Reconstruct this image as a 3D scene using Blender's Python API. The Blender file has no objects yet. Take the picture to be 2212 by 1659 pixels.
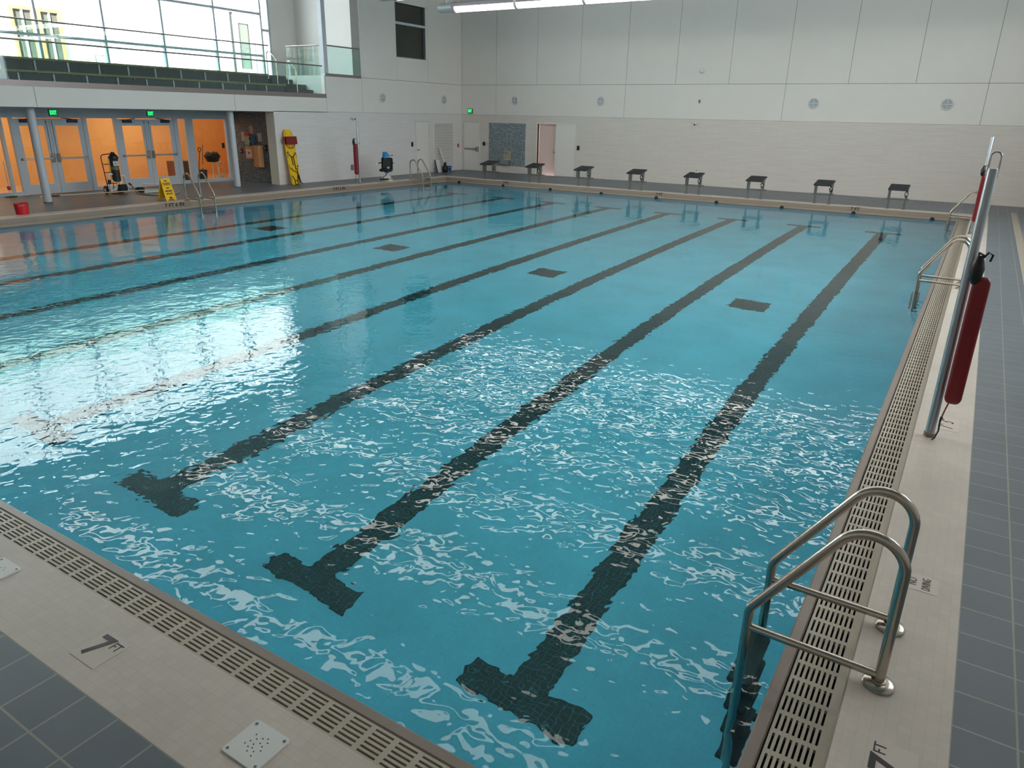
import bpy, math, random
from mathutils import Vector, Matrix
random.seed(7)
SC = bpy.context.scene
COL = SC.collection
PI = math.pi

# ------------------------------------------------------------------ camera
cd = bpy.data.cameras.new('camera')
cam = bpy.data.objects.new('camera', cd); COL.objects.link(cam)
cd.sensor_fit = 'HORIZONTAL'; cd.sensor_width = 36.0
cd.lens = 1562.3791 / 2212.0 * 36.0
cd.clip_start = 0.05; cd.clip_end = 300
FW = Vector((-0.49323379, 0.79695123, -0.34869637))
RT = Vector((0.84642719, 0.53216557, 0.01899507))
UP = Vector((-0.20070235, 0.28577708, 0.93704324))
m = Matrix.Identity(4)
for r in range(3):
    m[r][0] = RT[r]; m[r][1] = UP[r]; m[r][2] = -FW[r]
m[0][3], m[1][3], m[2][3] = 0.3899, -1.9302, 2.6426
cam.matrix_world = m
SC.camera = cam

# ------------------------------------------------------------------ render look
SC.view_settings.view_transform = 'Standard'
SC.view_settings.look = 'None'
SC.view_settings.gamma = 1.0
SC.view_settings.use_curve_mapping = False
SC.view_settings.exposure = 0.0
cy = SC.cycles
cy.use_denoising = True
cy.max_bounces = 10; cy.diffuse_bounces = 4; cy.glossy_bounces = 5
cy.transmission_bounces = 8; cy.transparent_max_bounces = 12
cy.caustics_reflective = True; cy.caustics_refractive = True
cy.sample_clamp_indirect = 6.0; cy.sample_clamp_direct = 0.0
cy.blur_glossy = 0.3

# ------------------------------------------------------------------ daylight
SKY = 13.0           # overcast sky outside the windows
PIPE = 6.4          # luminous light pipes under the ceiling
LOBBY = 54.0       # lamps of the orange lobby
W = bpy.data.worlds.new('sky'); SC.world = W; W.use_nodes = True
nt = W.node_tree; bg = nt.nodes['Background']
tc = nt.nodes.new('ShaderNodeTexCoord'); sx = nt.nodes.new('ShaderNodeSeparateXYZ')
cr = nt.nodes.new('ShaderNodeValToRGB')
cr.color_ramp.elements[0].position = 0.45; cr.color_ramp.elements[0].color = (0.45, 0.46, 0.46, 1)
cr.color_ramp.elements[1].position = 0.75; cr.color_ramp.elements[1].color = (0.78, 0.90, 1.0, 1)
ma = nt.nodes.new('ShaderNodeMath'); ma.operation = 'MULTIPLY_ADD'; ma.inputs[1].default_value = 0.5; ma.inputs[2].default_value = 0.5
nt.links.new(tc.outputs['Generated'], sx.inputs[0]); nt.links.new(sx.outputs['Z'], ma.inputs[0])
nt.links.new(ma.outputs[0], cr.inputs[0]); nt.links.new(cr.outputs[0], bg.inputs['Color'])
bg.inputs['Strength'].default_value = SKY

sd = bpy.data.lights.new('sun', 'SUN'); sd.energy = 95.0; sd.angle = math.radians(2); sd.color = (1.0, .97, .93)
sun = bpy.data.objects.new('sun', sd); COL.objects.link(sun); sun.location = (20, -40, 40)
sun.rotation_euler = Vector((.35, -.75, .56)).to_track_quat('Z', 'Y').to_euler()

# ------------------------------------------------------------------ main measures (metres, z = 0 is the water)
L = 22.86; PW = 18.288; H = 0.165
LIP = 0.0645; TI = 0.33; TO = 0.757     # lip width, inner and outer edge of the white tile band
XL = -20.58; YF = 27.07; XR = 5.0; YB = -7.0; ZC = 9.0
LANE = 2.134; LX = [-1.68 - LANE * k for k in range(8)]

def portal(name, loc, rot, sx_, sy_):
    d = bpy.data.lights.new(name, 'AREA'); d.shape = 'RECTANGLE'; d.size = sx_; d.size_y = sy_
    d.cycles.is_portal = True
    o = bpy.data.objects.new(name, d); COL.objects.link(o); o.location = loc; o.rotation_euler = rot
portal('gallery_window_portal', (-24.16, 8.0, 6.0), (0, -PI/2, 0), 4.6, 22.0)
portal('clerestory_portal', (XR + .02, 13.0, 5.6), (0, PI/2, 0), 3.9, 13.9)

# ------------------------------------------------------------------ materials
def lin(c):
    return tuple(((v/255)/12.92 if v/255 <= .04045 else ((v/255+.055)/1.055)**2.4) for v in c)
def newmat(name):
    mt = bpy.data.materials.new(name); mt.use_nodes = True
    n = mt.node_tree.nodes; b = n['Principled BSDF']
    return mt, mt.node_tree, b
def N(t, typ, **kw):
    n = t.nodes.new(typ)
    for k, v in kw.items(): setattr(n, k, v)
    return n
def M(name, rgb, rough=.5, metal=0.0, var=.06, scale=6.0, bump=0.0, emit=None, estr=0.0, spec=None, stretch=None):
    mt, t, b = newmat(name)
    c = lin(rgb)
    co = N(t, 'ShaderNodeTexCoord'); no = N(t, 'ShaderNodeTexNoise'); no.inputs['Scale'].default_value = scale
    no.inputs['Detail'].default_value = 3
    src = co.outputs['Object']
    if stretch:
        mp = N(t, 'ShaderNodeMapping'); mp.inputs['Scale'].default_value = stretch
        t.links.new(src, mp.inputs[0]); src = mp.outputs[0]
    t.links.new(src, no.inputs['Vector'])
    mx = N(t, 'ShaderNodeMix', data_type='RGBA')
    mx.inputs[6].default_value = tuple(v*(1-var) for v in c)+(1,); mx.inputs[7].default_value = tuple(min(1, v*(1+var)) for v in c)+(1,)
    t.links.new(no.outputs['Fac'], mx.inputs[0]); t.links.new(mx.outputs[2], b.inputs['Base Color'])
    b.inputs['Roughness'].default_value = rough; b.inputs['Metallic'].default_value = metal
    if spec is not None: b.inputs['Specular IOR Level'].default_value = spec
    if bump:
        bp = N(t, 'ShaderNodeBump'); bp.inputs['Strength'].default_value = bump; bp.inputs['Distance'].default_value = .01
        t.links.new(no.outputs['Fac'], bp.inputs['Height']); t.links.new(bp.outputs[0], b.inputs['Normal'])
    if emit:
        b.inputs['Emission Color'].default_value = lin(emit)+(1,); b.inputs['Emission Strength'].default_value = estr
    return mt
def tile(name, rgb, grout, w, h, mortar, off=(0, 0), axes='XY', offset=0.0, rough=.35, var=.08, freq=2, streak=0.0, spec=.5):
    """tiles of w x h metres laid on the given pair of world axes"""
    mt, t, b = newmat(name)
    co = N(t, 'ShaderNodeTexCoord'); sp = N(t, 'ShaderNodeSeparateXYZ'); cm = N(t, 'ShaderNodeCombineXYZ')
    t.links.new(co.outputs['Object'], sp.inputs[0])
    for k in (0, 1):
        ad = N(t, 'ShaderNodeMath', operation='SUBTRACT'); ad.inputs[1].default_value = off[k]
        t.links.new(sp.outputs['XYZ'.index(axes[k])], ad.inputs[0]); t.links.new(ad.outputs[0], cm.inputs[k])
    br = N(t, 'ShaderNodeTexBrick', offset=offset, offset_frequency=freq, squash=1.0)
    c = lin(rgb)
    br.inputs['Color1'].default_value = tuple(v*(1-var) for v in c)+(1,)
    br.inputs['Color2'].default_value = tuple(min(1, v*(1+var)) for v in c)+(1,)
    br.inputs['Mortar'].default_value = lin(grout)+(1,)
    br.inputs['Scale'].default_value = 1.0; br.inputs['Mortar Size'].default_value = mortar
    br.inputs['Mortar Smooth'].default_value = 0.1; br.inputs['Bias'].default_value = 0
    br.inputs['Brick Width'].default_value = w; br.inputs['Row Height'].default_value = h
    t.links.new(cm.outputs[0], br.inputs['Vector'])
    out = br.outputs['Color']
    no = N(t, 'ShaderNodeTexNoise'); no.inputs['Detail'].default_value = 4
    if streak:
        mp = N(t, 'ShaderNodeMapping'); mp.inputs['Scale'].default_value = (1.2, 40, 1)
        t.links.new(cm.outputs[0], mp.inputs[0]); t.links.new(mp.outputs[0], no.inputs['Vector']); no.inputs['Scale'].default_value = 1.0
        amt = streak
    else:
        t.links.new(co.outputs['Object'], no.inputs['Vector']); no.inputs['Scale'].default_value = 1.3
        amt = .10
    mr = N(t, 'ShaderNodeMapRange'); mr.inputs['To Min'].default_value = 1-amt; mr.inputs['To Max'].default_value = 1+amt
    mr.inputs['From Min'].default_value = .25; mr.inputs['From Max'].default_value = .75
    t.links.new(no.outputs['Fac'], mr.inputs[0])
    mu = N(t, 'ShaderNodeMix', data_type='RGBA', blend_type='MULTIPLY'); mu.inputs[0].default_value = 1
    t.links.new(out, mu.inputs[6]); t.links.new(mr.outputs[0], mu.inputs[7])
    t.links.new(mu.outputs[2], b.inputs['Base Color'])
    b.inputs['Roughness'].default_value = rough
    b.inputs['Specular IOR Level'].default_value = spec
    return mt
def speckle(name, dark, light, rough=.4):
    mt, t, b = newmat(name)
    co = N(t, 'ShaderNodeTexCoord'); vo = N(t, 'ShaderNodeTexVoronoi'); vo.inputs['Scale'].default_value = 42
    t.links.new(co.outputs['Object'], vo.inputs['Vector'])
    sp = N(t, 'ShaderNodeSeparateColor'); t.links.new(vo.outputs['Color'], sp.inputs[0])
    cr_ = N(t, 'ShaderNodeValToRGB'); cr_.color_ramp.elements[0].position = .3; cr_.color_ramp.elements[1].position = .95
    cr_.color_ramp.elements[0].color = lin(dark)+(1,); cr_.color_ramp.elements[1].color = lin(light)+(1,)
    t.links.new(sp.outputs[0], cr_.inputs[0]); t.links.new(cr_.outputs[0], b.inputs['Base Color'])
    b.inputs['Roughness'].default_value = rough
    return mt
def pane_mat(name, tint=(.93, .97, .96), ior=1.5):
    mt = bpy.data.materials.new(name); mt.use_nodes = True; t = mt.node_tree
    t.nodes.remove(t.nodes['Principled BSDF']); o = t.nodes['Material Output']
    tr = N(t, 'ShaderNodeBsdfTransparent'); gl = N(t, 'ShaderNodeBsdfGlossy'); fr = N(t, 'ShaderNodeFresnel'); mx = N(t, 'ShaderNodeMixShader')
    co = N(t, 'ShaderNodeTexCoord'); no = N(t, 'ShaderNodeTexNoise'); no.inputs['Scale'].default_value = 2
    t.links.new(co.outputs['Object'], no.inputs['Vector'])
    mc = N(t, 'ShaderNodeMix', data_type='RGBA'); mc.inputs[6].default_value = tint+(1,); mc.inputs[7].default_value = tuple(min(1, v*1.02) for v in tint)+(1,)
    t.links.new(no.outputs['Fac'], mc.inputs[0]); t.links.new(mc.outputs[2], tr.inputs['Color'])
    gl.inputs['Roughness'].default_value = .01
    ge = N(t, 'ShaderNodeNewGeometry'); mi = N(t, 'ShaderNodeMapRange')          # same reflectance on both faces of the thin pane
    mi.inputs['To Min'].default_value = ior; mi.inputs['To Max'].default_value = 1/ior
    t.links.new(ge.outputs['Backfacing'], mi.inputs[0]); t.links.new(mi.outputs[0], fr.inputs['IOR'])
    t.links.new(fr.outputs[0], mx.inputs[0]); t.links.new(tr.outputs[0], mx.inputs[1]); t.links.new(gl.outputs[0], mx.inputs[2])
    t.links.new(mx.outputs[0], o.inputs['Surface'])
    return mt
def water_mat():
    mt = bpy.data.materials.new('pool_water'); mt.use_nodes = True; t = mt.node_tree
    t.nodes.remove(t.nodes['Principled BSDF']); o = t.nodes['Material Output']
    co = N(t, 'ShaderNodeTexCoord')
    def noise(scale, detail, dist=0.0):
        n = N(t, 'ShaderNodeTexNoise'); n.inputs['Scale'].default_value = scale; n.inputs['Detail'].default_value = detail
        n.inputs['Roughness'].default_value = .45; n.inputs['Distortion'].default_value = dist
        t.links.new(co.outputs['Object'], n.inputs['Vector']); return n.outputs['Fac']
    def mul(a, k):
        n = N(t, 'ShaderNodeMath', operation='MULTIPLY'); t.links.new(a, n.inputs[0])
        if isinstance(k, (int, float)): n.inputs[1].default_value = k
        else: t.links.new(k, n.inputs[1])
        return n.outputs[0]
    def add(a, b_):
        n = N(t, 'ShaderNodeMath', operation='ADD'); t.links.new(a, n.inputs[0]); t.links.new(b_, n.inputs[1]); return n.outputs[0]
    big = mul(noise(1.1, 1.0, .4), .014)
    mid = mul(noise(3.9, 1.2, .6), .0040)
    small = mul(noise(8.5, 1.0, .5), .0040)
    h = add(add(big, mid), small)
    # the water is livelier towards the near end of the pool and almost still at the far end
    sp = N(t, 'ShaderNodeSeparateXYZ'); t.links.new(co.outputs['Object'], sp.inputs[0])
    mr = N(t, 'ShaderNodeMapRange', interpolation_type='SMOOTHSTEP')
    mr.inputs['From Min'].default_value = 1.0; mr.inputs['From Max'].default_value = 13.0
    mr.inputs['To Min'].default_value = 1.0; mr.inputs['To Max'].default_value = .34
    t.links.new(sp.outputs['Y'], mr.inputs[0])
    h = mul(h, mr.outputs[0])
    bp = N(t, 'ShaderNodeBump'); bp.inputs['Strength'].default_value = 1.0; bp.inputs['Distance'].default_value = 1.0
    t.links.new(h, bp.inputs['Height'])
    fr = N(t, 'ShaderNodeFresnel'); fr.inputs['IOR'].default_value = 1.333
    gl = N(t, 'ShaderNodeBsdfGlossy'); gl.inputs['Roughness'].default_value = 0.0
    rf = N(t, 'ShaderNodeBsdfRefraction'); rf.inputs['IOR'].default_value = 1.333; rf.inputs['Roughness'].default_value = 0.0
    rf.inputs['Color'].default_value = (.64, .98, 1.0, 1)
    mx = N(t, 'ShaderNodeMixShader')
    for s in (fr, gl, rf): t.links.new(bp.outputs[0], s.inputs['Normal'])
    t.links.new(fr.outputs[0], mx.inputs[0]); t.links.new(rf.outputs[0], mx.inputs[1]); t.links.new(gl.outputs[0], mx.inputs[2])
    t.links.new(mx.outputs[0], o.inputs['Surface'])
    return mt

WALLW = M('painted_panel', (234, 227, 222), .55, var=.03, scale=1.5)
GAP = M('panel_gap', (96, 94, 92), .8)
TILE_F = tile('wall_tile_far', (220, 210, 203), (200, 190, 183), .60, .05, .0025, axes='XZ', offset=.5, rough=.4, var=.03, streak=.05)
TILE_L = tile('wall_tile_left', (227, 220, 219), (207, 200, 199), .60, .05, .0025, axes='YZ', offset=.5, rough=.4, var=.03, streak=.05)
DECK_R = tile('deck_tile_side', (100, 108, 117), (144, 144, 136), .2455, .2455, .005, off=(.757, .96), rough=.42, var=.05)
DECK_N = tile('deck_tile_end', (100, 108, 117), (144, 144, 136), .2455, .2455, .005, off=(-2.30, -.757), rough=.42, var=.05)
BAND = tile('white_mosaic', (202, 190, 180), (192, 180, 170), .051, .051, .0014, off=(0, H), rough=.45, var=.03)
FACE = M('tan_edge_tile', (146, 131, 119), .4, var=.05, scale=3)
LIPM = M('brown_lip_tile', (136, 122, 114), .35, var=.08, scale=5)
POOLT = tile('pool_mosaic', (148, 217, 240), (140, 207, 230), .051, .051, .0016, rough=.5, var=.02)
BLACKT = tile('black_lane_mosaic', (20, 28, 34), (70, 110, 120), .0508, .0508, .0022, rough=.4, var=.3)
GUTTER = M('dark_gutter', (34, 30, 40), .8)
GRATE = M('cream_grating', (178, 170, 154), .4, var=.04, scale=9)
STEEL = M('stainless_steel', (190, 182, 172), .22, 1.0, var=.04, scale=20)
ALU = M('brushed_aluminium', (168, 172, 178), .38, .9, var=.04, scale=14)
WHITE = M('white_plastic', (226, 226, 224), .35, var=.02)
LGREY = M('light_grey_paint', (200, 204, 212), .45, var=.03)
MGREY = M('mid_grey_paint', (112, 116, 120), .5, var=.05)
DGREY = M('dark_grey_plastic', (52, 54, 58), .5, var=.08)
BLACK = M('black_plastic', (18, 18, 20), .45, var=.1)
RED = M('red_vinyl', (124, 13, 22), .4, var=.06, scale=3)
REDP = M('red_plastic', (205, 26, 40), .35, var=.05)
YEL = M('yellow_plastic', (240, 190, 20), .4, var=.05)
YELS = M('yellow_sign', (246, 190, 24), .45, var=.03)
BLUE = M('blue_cover', (36, 132, 196), .5, var=.08)
DBLUE = M('blue_plastic', (28, 78, 140), .45, var=.06)
ORANGE = M('orange_paint', (232, 164, 92), .6, var=.03, scale=2)
WOOD = M('slatted_wood', (140, 124, 92), .55, var=.25, scale=9, stretch=(8, 1, 8))
PINEW = M('pine_board', (196, 140, 92), .5, var=.12, scale=5)
MAUVE = M('bronze_band', (148, 136, 136), .35, .6, var=.05)
RISER = M('dark_grey_riser', (70, 76, 80), .6, var=.06)
SPECK_D = speckle('dark_speckled_tile', (70, 82, 90), (130, 144, 152))
SPECK_L = speckle('grey_speckled_tile', (104, 116, 124), (170, 180, 184))
GLASS = pane_mat('clear_pane')
TGLASS = pane_mat('tinted_pane', (.78, .82, .86))
GUARD = pane_mat('guard_glass', (.86, .95, .93))
DARKG = M('dark_window_glass', (62, 62, 56), .12, var=.05)
INK = M('black_lettering', (22, 20, 24), .5)
INKW = M('white_lettering', (236, 236, 232), .5)
PINK = M('pinkish_door_paint', (226, 196, 188), .5, var=.03)
CREAM = M('cream_paint', (222, 220, 210), .5, var=.03)
TANS = M('tan_strip', (168, 158, 144), .5, var=.06)
CEILM = M('ceiling_paint', (170, 172, 172), .8, var=.04, scale=1)
CONC = M('outdoor_paving', (190, 188, 184), .8, var=.05)
EXTW = M('outdoor_white_cladding', (236, 236, 234), .7, var=.02, scale=1)
SIGNG = M('exit_sign_green', (8, 70, 36), .5, emit=(10, 150, 70), estr=.45)
SIGNW = M('exit_sign_letter', (60, 220, 120), .5, emit=(50, 255, 130), estr=1.7)
LUM = M('luminous_film', (250, 250, 250), .4, var=.01, emit=(255, 249, 238), estr=PIPE)
COVER = M('reflector_film', (176, 166, 176), .35, var=.04)
HOUS = M('lamp_housing', (150, 156, 156), .4, var=.04)
PAPER = M('paper', (200, 186, 184), .7, var=.03)

# ------------------------------------------------------------------ mesh helpers
class MB:
    def __init__(s): s.v = []; s.f = []; s.m = []
    def add(s, vs, fs, mi=0):
        o = len(s.v); s.v += [tuple(v) for v in vs]
        for f in fs: s.f.append(tuple(i+o for i in f)); s.m.append(mi)
        return s
    def box(s, x0, x1, y0, y1, z0, z1, mi=0, T=None):
        vs = [Vector((x, y, z)) for z in (z0, z1) for y in (y0, y1) for x in (x0, x1)]
        if T is not None: vs = [T @ v for v in vs]
        return s.add(vs, [(0, 2, 3, 1), (4, 5, 7, 6), (0, 1, 5, 4), (2, 6, 7, 3), (0, 4, 6, 2), (1, 3, 7, 5)], mi)
    def bbox(s, x0, x1, y0, y1, z0, z1, b=.01, mi=0, T=None):
        """box with chamfered vertical edges and chamfered top/bottom rim"""
        def ring(e, z): return [(x0+e+b, y0+e, z), (x1-e-b, y0+e, z), (x1-e, y0+e+b, z), (x1-e, y1-e-b, z), (x1-e-b, y1-e, z), (x0+e+b, y1-e, z), (x0+e, y1-e-b, z), (x0+e, y0+e+b, z)]
        rs = [ring(b*.6, z0), ring(0, z0+b*.6), ring(0, z1-b*.6), ring(b*.6, z1)]
        vs = [Vector(v) for r in rs for v in r]
        if T is not None: vs = [T @ v for v in vs]
        fs = [tuple(range(7, -1, -1)), tuple(range(24, 32))]
        for k in range(3):
            for i in range(8): fs.append((k*8+i, k*8+(i+1) % 8, k*8+8+(i+1) % 8, k*8+8+i))
        return s.add(vs, fs, mi)
    def prism(s, poly, d0, d1, axis='Z', mi=0, T=None):
        def mk(p, d):
            a, b = p
            v = {'Z': (a, b, d), 'Y': (a, d, b), 'X': (d, a, b)}[axis]
            v = Vector(v); return T @ v if T is not None else v
        n = len(poly); vs = [mk(p, d0) for p in poly]+[mk(p, d1) for p in poly]
        fs = [tuple(range(n-1, -1, -1)), tuple(range(n, 2*n))]+[(i, (i+1) % n, n+(i+1) % n, n+i) for i in range(n)]
        return s.add(vs, fs, mi)
    def tube(s, pts, r, seg=12, mi=0, closed=False, flat=None):
        P = [Vector(p) for p in pts]; n = len(P); rs = r if isinstance(r, (list, tuple)) else [r]*n
        tg = []
        for i in range(n):
            a = P[i-1] if (i > 0 or closed) else P[i]; b = P[(i+1) % n] if (i < n-1 or closed) else P[i]
            tg.append((b-a).normalized())
        ref = Vector((0, 0, 1)) if abs(tg[0].z) < .9 else Vector((1, 0, 0))
        u = (ref - tg[0]*ref.dot(tg[0])).normalized(); vs = []
        for i in range(n):
            u = (u - tg[i]*u.dot(tg[i])).normalized(); w = tg[i].cross(u)
            fa = flat if flat else 1.0
            for k in range(seg):
                a = 2*PI*k/seg; vs.append(P[i]+(u*math.cos(a)*fa+w*math.sin(a))*rs[i])
        fs = []
        for i in range(n if closed else n-1):
            j = (i+1) % n
            for k in range(seg): fs.append((i*seg+k, i*seg+(k+1) % seg, j*seg+(k+1) % seg, j*seg+k))
        if not closed: fs += [tuple(range(seg-1, -1, -1)), tuple(range((n-1)*seg, n*seg))]
        return s.add(vs, fs, mi)
    def lathe(s, prof, c=(0, 0, 0), seg=24, mi=0, axis='Z', T=None):
        vs = []; n = len(prof)
        for (r, z) in prof:
            for k in range(seg):
                a = 2*PI*k/seg; x, y = r*math.cos(a), r*math.sin(a)
                v = {'Z': (x, y, z), 'X': (z, x, y), 'Y': (x, -z, y)}[axis]
                v = Vector(v)+Vector(c); vs.append(T @ v if T is not None else v)
        fs = []
        for i in range(n-1):
            for k in range(seg): fs.append((i*seg+k, i*seg+(k+1) % seg, (i+1)*seg+(k+1) % seg, (i+1)*seg+k))
        fs += [tuple(range(seg-1, -1, -1)), tuple(range((n-1)*seg, n*seg))]
        return s.add(vs, fs, mi)
    def build(s, name, mats, parent=None, smooth=False, loc=None):
        me = bpy.data.meshes.new(name); me.from_pydata(s.v, [], s.f)
        if not isinstance(mats, (list, tuple)): mats = [mats]
        for q in mats: me.materials.append(q)
        me.polygons.foreach_set('material_index', s.m)
        if smooth:
            me.polygons.foreach_set('use_smooth', [True]*len(me.polygons))
            me.set_sharp_from_angle(angle=math.radians(38))
        me.update()
        o = bpy.data.objects.new(name, me); COL.objects.link(o)
        if parent: o.parent = parent
        if loc: o.location = loc
        return o
def round_path(pts, rad, n=8):
    P = [Vector(p) for p in pts]; out = [P[0]]
    for i in range(1, len(P)-1):
        r = rad[i-1] if isinstance(rad, (list, tuple)) else rad
        a = (P[i-1]-P[i]); b = (P[i+1]-P[i]); la, lb = a.length, b.length; a.normalize(); b.normalize()
        th = a.angle(b); d = min(r/math.tan(th/2), la*.49, lb*.49); s0 = P[i]+a*d; s1 = P[i]+b*d
        rr = d*math.tan(th/2); c = P[i]+(a+b).normalized()*(rr/math.sin(th/2))
        v0 = s0-c; v1 = s1-c; ang = v0.angle(v1); ax = v0.cross(v1).normalized()
        for k in range(n+1): out.append(c+Matrix.Rotation(ang*k/n, 3, ax) @ v0)
    out.append(P[-1]); return out
def label(o, lab=None, cat=None, group=None, kind=None):
    if lab: o['label'] = lab
    if cat: o['category'] = cat
    if group: o['group'] = group
    if kind: o['kind'] = kind
    return o
def thing(name, lab, cat, loc=(0, 0, 0), rz=0.0, group=None):
    o = bpy.data.objects.new(name, None); COL.objects.link(o); o.empty_display_size = .1
    o.location = loc; o.rotation_euler = (0, 0, rz)
    return label(o, lab, cat, group)
def struct(o, lab=None, cat=None): return label(o, lab, cat, None, 'structure')
def copy_tree(o, parent=None):
    c = o.copy(); COL.objects.link(c)
    if parent: c.parent = parent
    for ch in list(o.children): copy_tree(ch, c)
    return c
def text(name, body, size, mat, parent, M4, ext=.0015, squeeze=1.0, bold=0.0):
    cu = bpy.data.curves.new('t', 'FONT'); cu.body = body; cu.size = size; cu.extrude = ext; cu.align_x = 'CENTER'; cu.align_y = 'CENTER'
    cu.offset = bold; cu.resolution_u = 3
    to = bpy.data.objects.new('t', cu); COL.objects.link(to)
    dg = bpy.context.evaluated_depsgraph_get()
    me = bpy.data.meshes.new_from_object(to.evaluated_get(dg)); bpy.data.objects.remove(to)
    me.materials.clear(); me.materials.append(mat)
    for v in me.vertices: v.co.x *= squeeze
    me.transform(M4)
    o = bpy.data.objects.new(name, me); COL.objects.link(o)
    if parent: o.parent = parent
    return o
def frame(o, x, y, n=None):
    """matrix whose local x, y point along the given world directions"""
    x = Vector(x).normalized(); y = Vector(y).normalized(); z = x.cross(y)
    return Matrix(((x.x, y.x, z.x, o[0]), (x.y, y.y, z.y, o[1]), (x.z, y.z, z.z, o[2]), (0, 0, 0, 1)))
def T3(loc=(0, 0, 0), rz=0, ry=0, rx=0):
    return Matrix.Translation(loc) @ Matrix.Rotation(rz, 4, 'Z') @ Matrix.Rotation(ry, 4, 'Y') @ Matrix.Rotation(rx, 4, 'X')
PARTS_END = True

# ================================================================== the setting: deck, pool, walls
fl = MB()
fl.box(TO, XR, YB, YF, -.3, H, 0); fl.box(-PW-TO, TO, L+TO, YF, -.3, H, 0)
fl.box(XL-2.62, -PW-TO, -TO, YF, -.3, H, 0); fl.box(XL-2.62, TO, YB, -TO, -.3, H, 1)
struct(fl.build('floor', [DECK_R, DECK_N]), 'blue grey tiled pool deck', 'floor')
bd = MB()
bd.box(TI, TO, -TO, L+TO, -.3, H+.001); bd.box(-PW-TO, -PW-TI, -TO, L+TO, -.3, H+.001)
bd.box(-PW-TI, TI, -TO, -TI, -.3, H+.001); bd.box(-PW-TI, TI, L+TI, L+TO, -.3, H+.001)
struct(bd.build('trim_1', BAND), 'white mosaic tile band around the pool', 'trim')
fc = MB(); e = .008
fc.box(-PW-TI, TI-e, L+TI-e, L+TI, .01, H-.012); fc.box(-PW-TI, -PW-TI+e, -TI+e, L+TI-e, .01, H-.012)
fc.box(TI-e, TI, -TI+e, L+TI-e, .01, H-.012); fc.box(-PW-TI, TI-e, -TI, -TI+e, .01, H-.012)
struct(fc.build('trim_2', FACE), 'tan tiled upstand between gutter and deck', 'trim')
lp = MB()
lp.bbox(0, LIP, -LIP, L+LIP, -.2, .014, .014); lp.bbox(-PW-LIP, -PW, -LIP, L+LIP, -.2, .014, .014)
lp.bbox(-PW, 0, -LIP, 0, -.2, .014, .014); lp.bbox(-PW, 0, L, L+LIP, -.2, .014, .014)
struct(lp.build('trim_3', LIPM), 'brown tiled lip at the water edge', 'trim')
gt = MB()
gt.box(LIP, TI, -TI, L+TI, -.3, -.09); gt.box(-PW-TI, -PW-LIP, -TI, L+TI, -.3, -.09)
gt.box(-PW-LIP, LIP, -TI, -LIP, -.3, -.09); gt.box(-PW-LIP, LIP, L+LIP, L+TI, -.3, -.09)
struct(gt.build('trim_4', GUTTER), 'dark overflow gutter trough under the gratings', 'trim')
bs = MB(); D = 2.13
bs.box(-PW-.3, .3, -.3, L+.3, -D-.2, -D); bs.box(0, .2, -.2, L+.2, -D, -.16); bs.box(-PW-.2, -PW, -.2, L+.2, -D, -.16)
bs.box(-PW, 0, -.2, 0, -D, -.16); bs.box(-PW, 0, L, L+.2, -D, -.16)
struct(bs.build('pool_basin', POOLT), 'pale blue tiled swimming pool basin', 'pool')
wa = MB(); wa.add([(-PW, 0, -.002), (0, 0, -.002), (0, L, -.002), (-PW, L, -.002)], [(0, 1, 2, 3)])
label(wa.build('pool_water', water_mat()), 'clear rippling blue water filling the swimming pool', 'water', None, 'stuff')

# gutter gratings: rows of slots
def grating(name, lab, length, M4, rows=8):
    g = MB(); w0, w1 = .016, .218; pitch = .135; rw = (w1-w0)/rows; sl = .0112
    n = int(length/pitch); x0 = (length-n*pitch)/2
    for i in range(rows+1):
        a = w0+rw*(i-.5)+sl/2; b = w0+rw*(i+.5)-sl/2
        a = max(a, 0); b = b if i < rows else .257
        g.box(0, length, a, b, -.02, .0, 0, M4)
    for i in range(rows):
        c = w0+rw*(i+.5)
        for k in range(n+1):
            xa = max(0, x0+k*pitch-.0145); xb = min(length, x0+k*pitch+.0145)
            g.box(xa, xb, c-sl/2, c+sl/2, -.02, -.0005, 0, M4)
    o = g.build(name, GRATE)
    return label(o, lab, 'grating', 'overflow gutter gratings')
GL = L+2*LIP
grating('gutter_grating', 'slotted cream gutter grating along the right side of the pool under the near ladder', GL, frame((LIP, -LIP, 0), (0, 1, 0), (1, 0, 0)))
grating('gutter_grating', 'slotted cream gutter grating across the near end of the pool beside the white deck plates', PW+2*TI-.01, frame((-PW-TI+.005, -LIP, 0), (1, 0, 0), (0, -1, 0)))
grating('gutter_grating', 'narrow gutter grating along the far end below the starting blocks', PW+2*TI-.01, frame((-PW-TI+.005, L+LIP, 0), (1, 0, 0), (0, 1, 0)))
grating('gutter_grating', 'narrow gutter grating along the left side of the pool in front of the glass doors', GL, frame((-PW-LIP, -LIP, 0), (0, 1, 0), (-1, 0, 0)))

# lane markings and drains on the bottom
ORD = ['rightmost black lane line on the pool bottom, beside the right ladders', 'second black lane line from the right pool wall', 'third black lane line from the right pool wall',
       'fourth black lane line from the right pool wall', 'fourth black lane line from the left pool wall', 'third black lane line from the left pool wall',
       'second black lane line from the left pool wall', 'leftmost black lane line on the pool bottom, nearest the glass doors']
for k, x in enumerate(LX):
    b = MB(); z0, z1 = -D, -D+.004
    b.box(x-.48, x+.48, 1.49, 1.77, z0, z1); b.box(x-.15, x+.15, 1.77, L-1.77, z0, z1); b.box(x-.48, x+.48, L-1.77, L-1.49, z0, z1)
    label(b.build('lane_line', BLACKT), ORD[k], 'lane line', 'black lane lines on the pool bottom')
DL = ['dark square main drain between the two rightmost lane lines', 'dark square main drain second from the right side of the pool', 'dark square main drain third from the right side of the pool', 'dark square main drain nearest the glass doors on the left']
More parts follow.
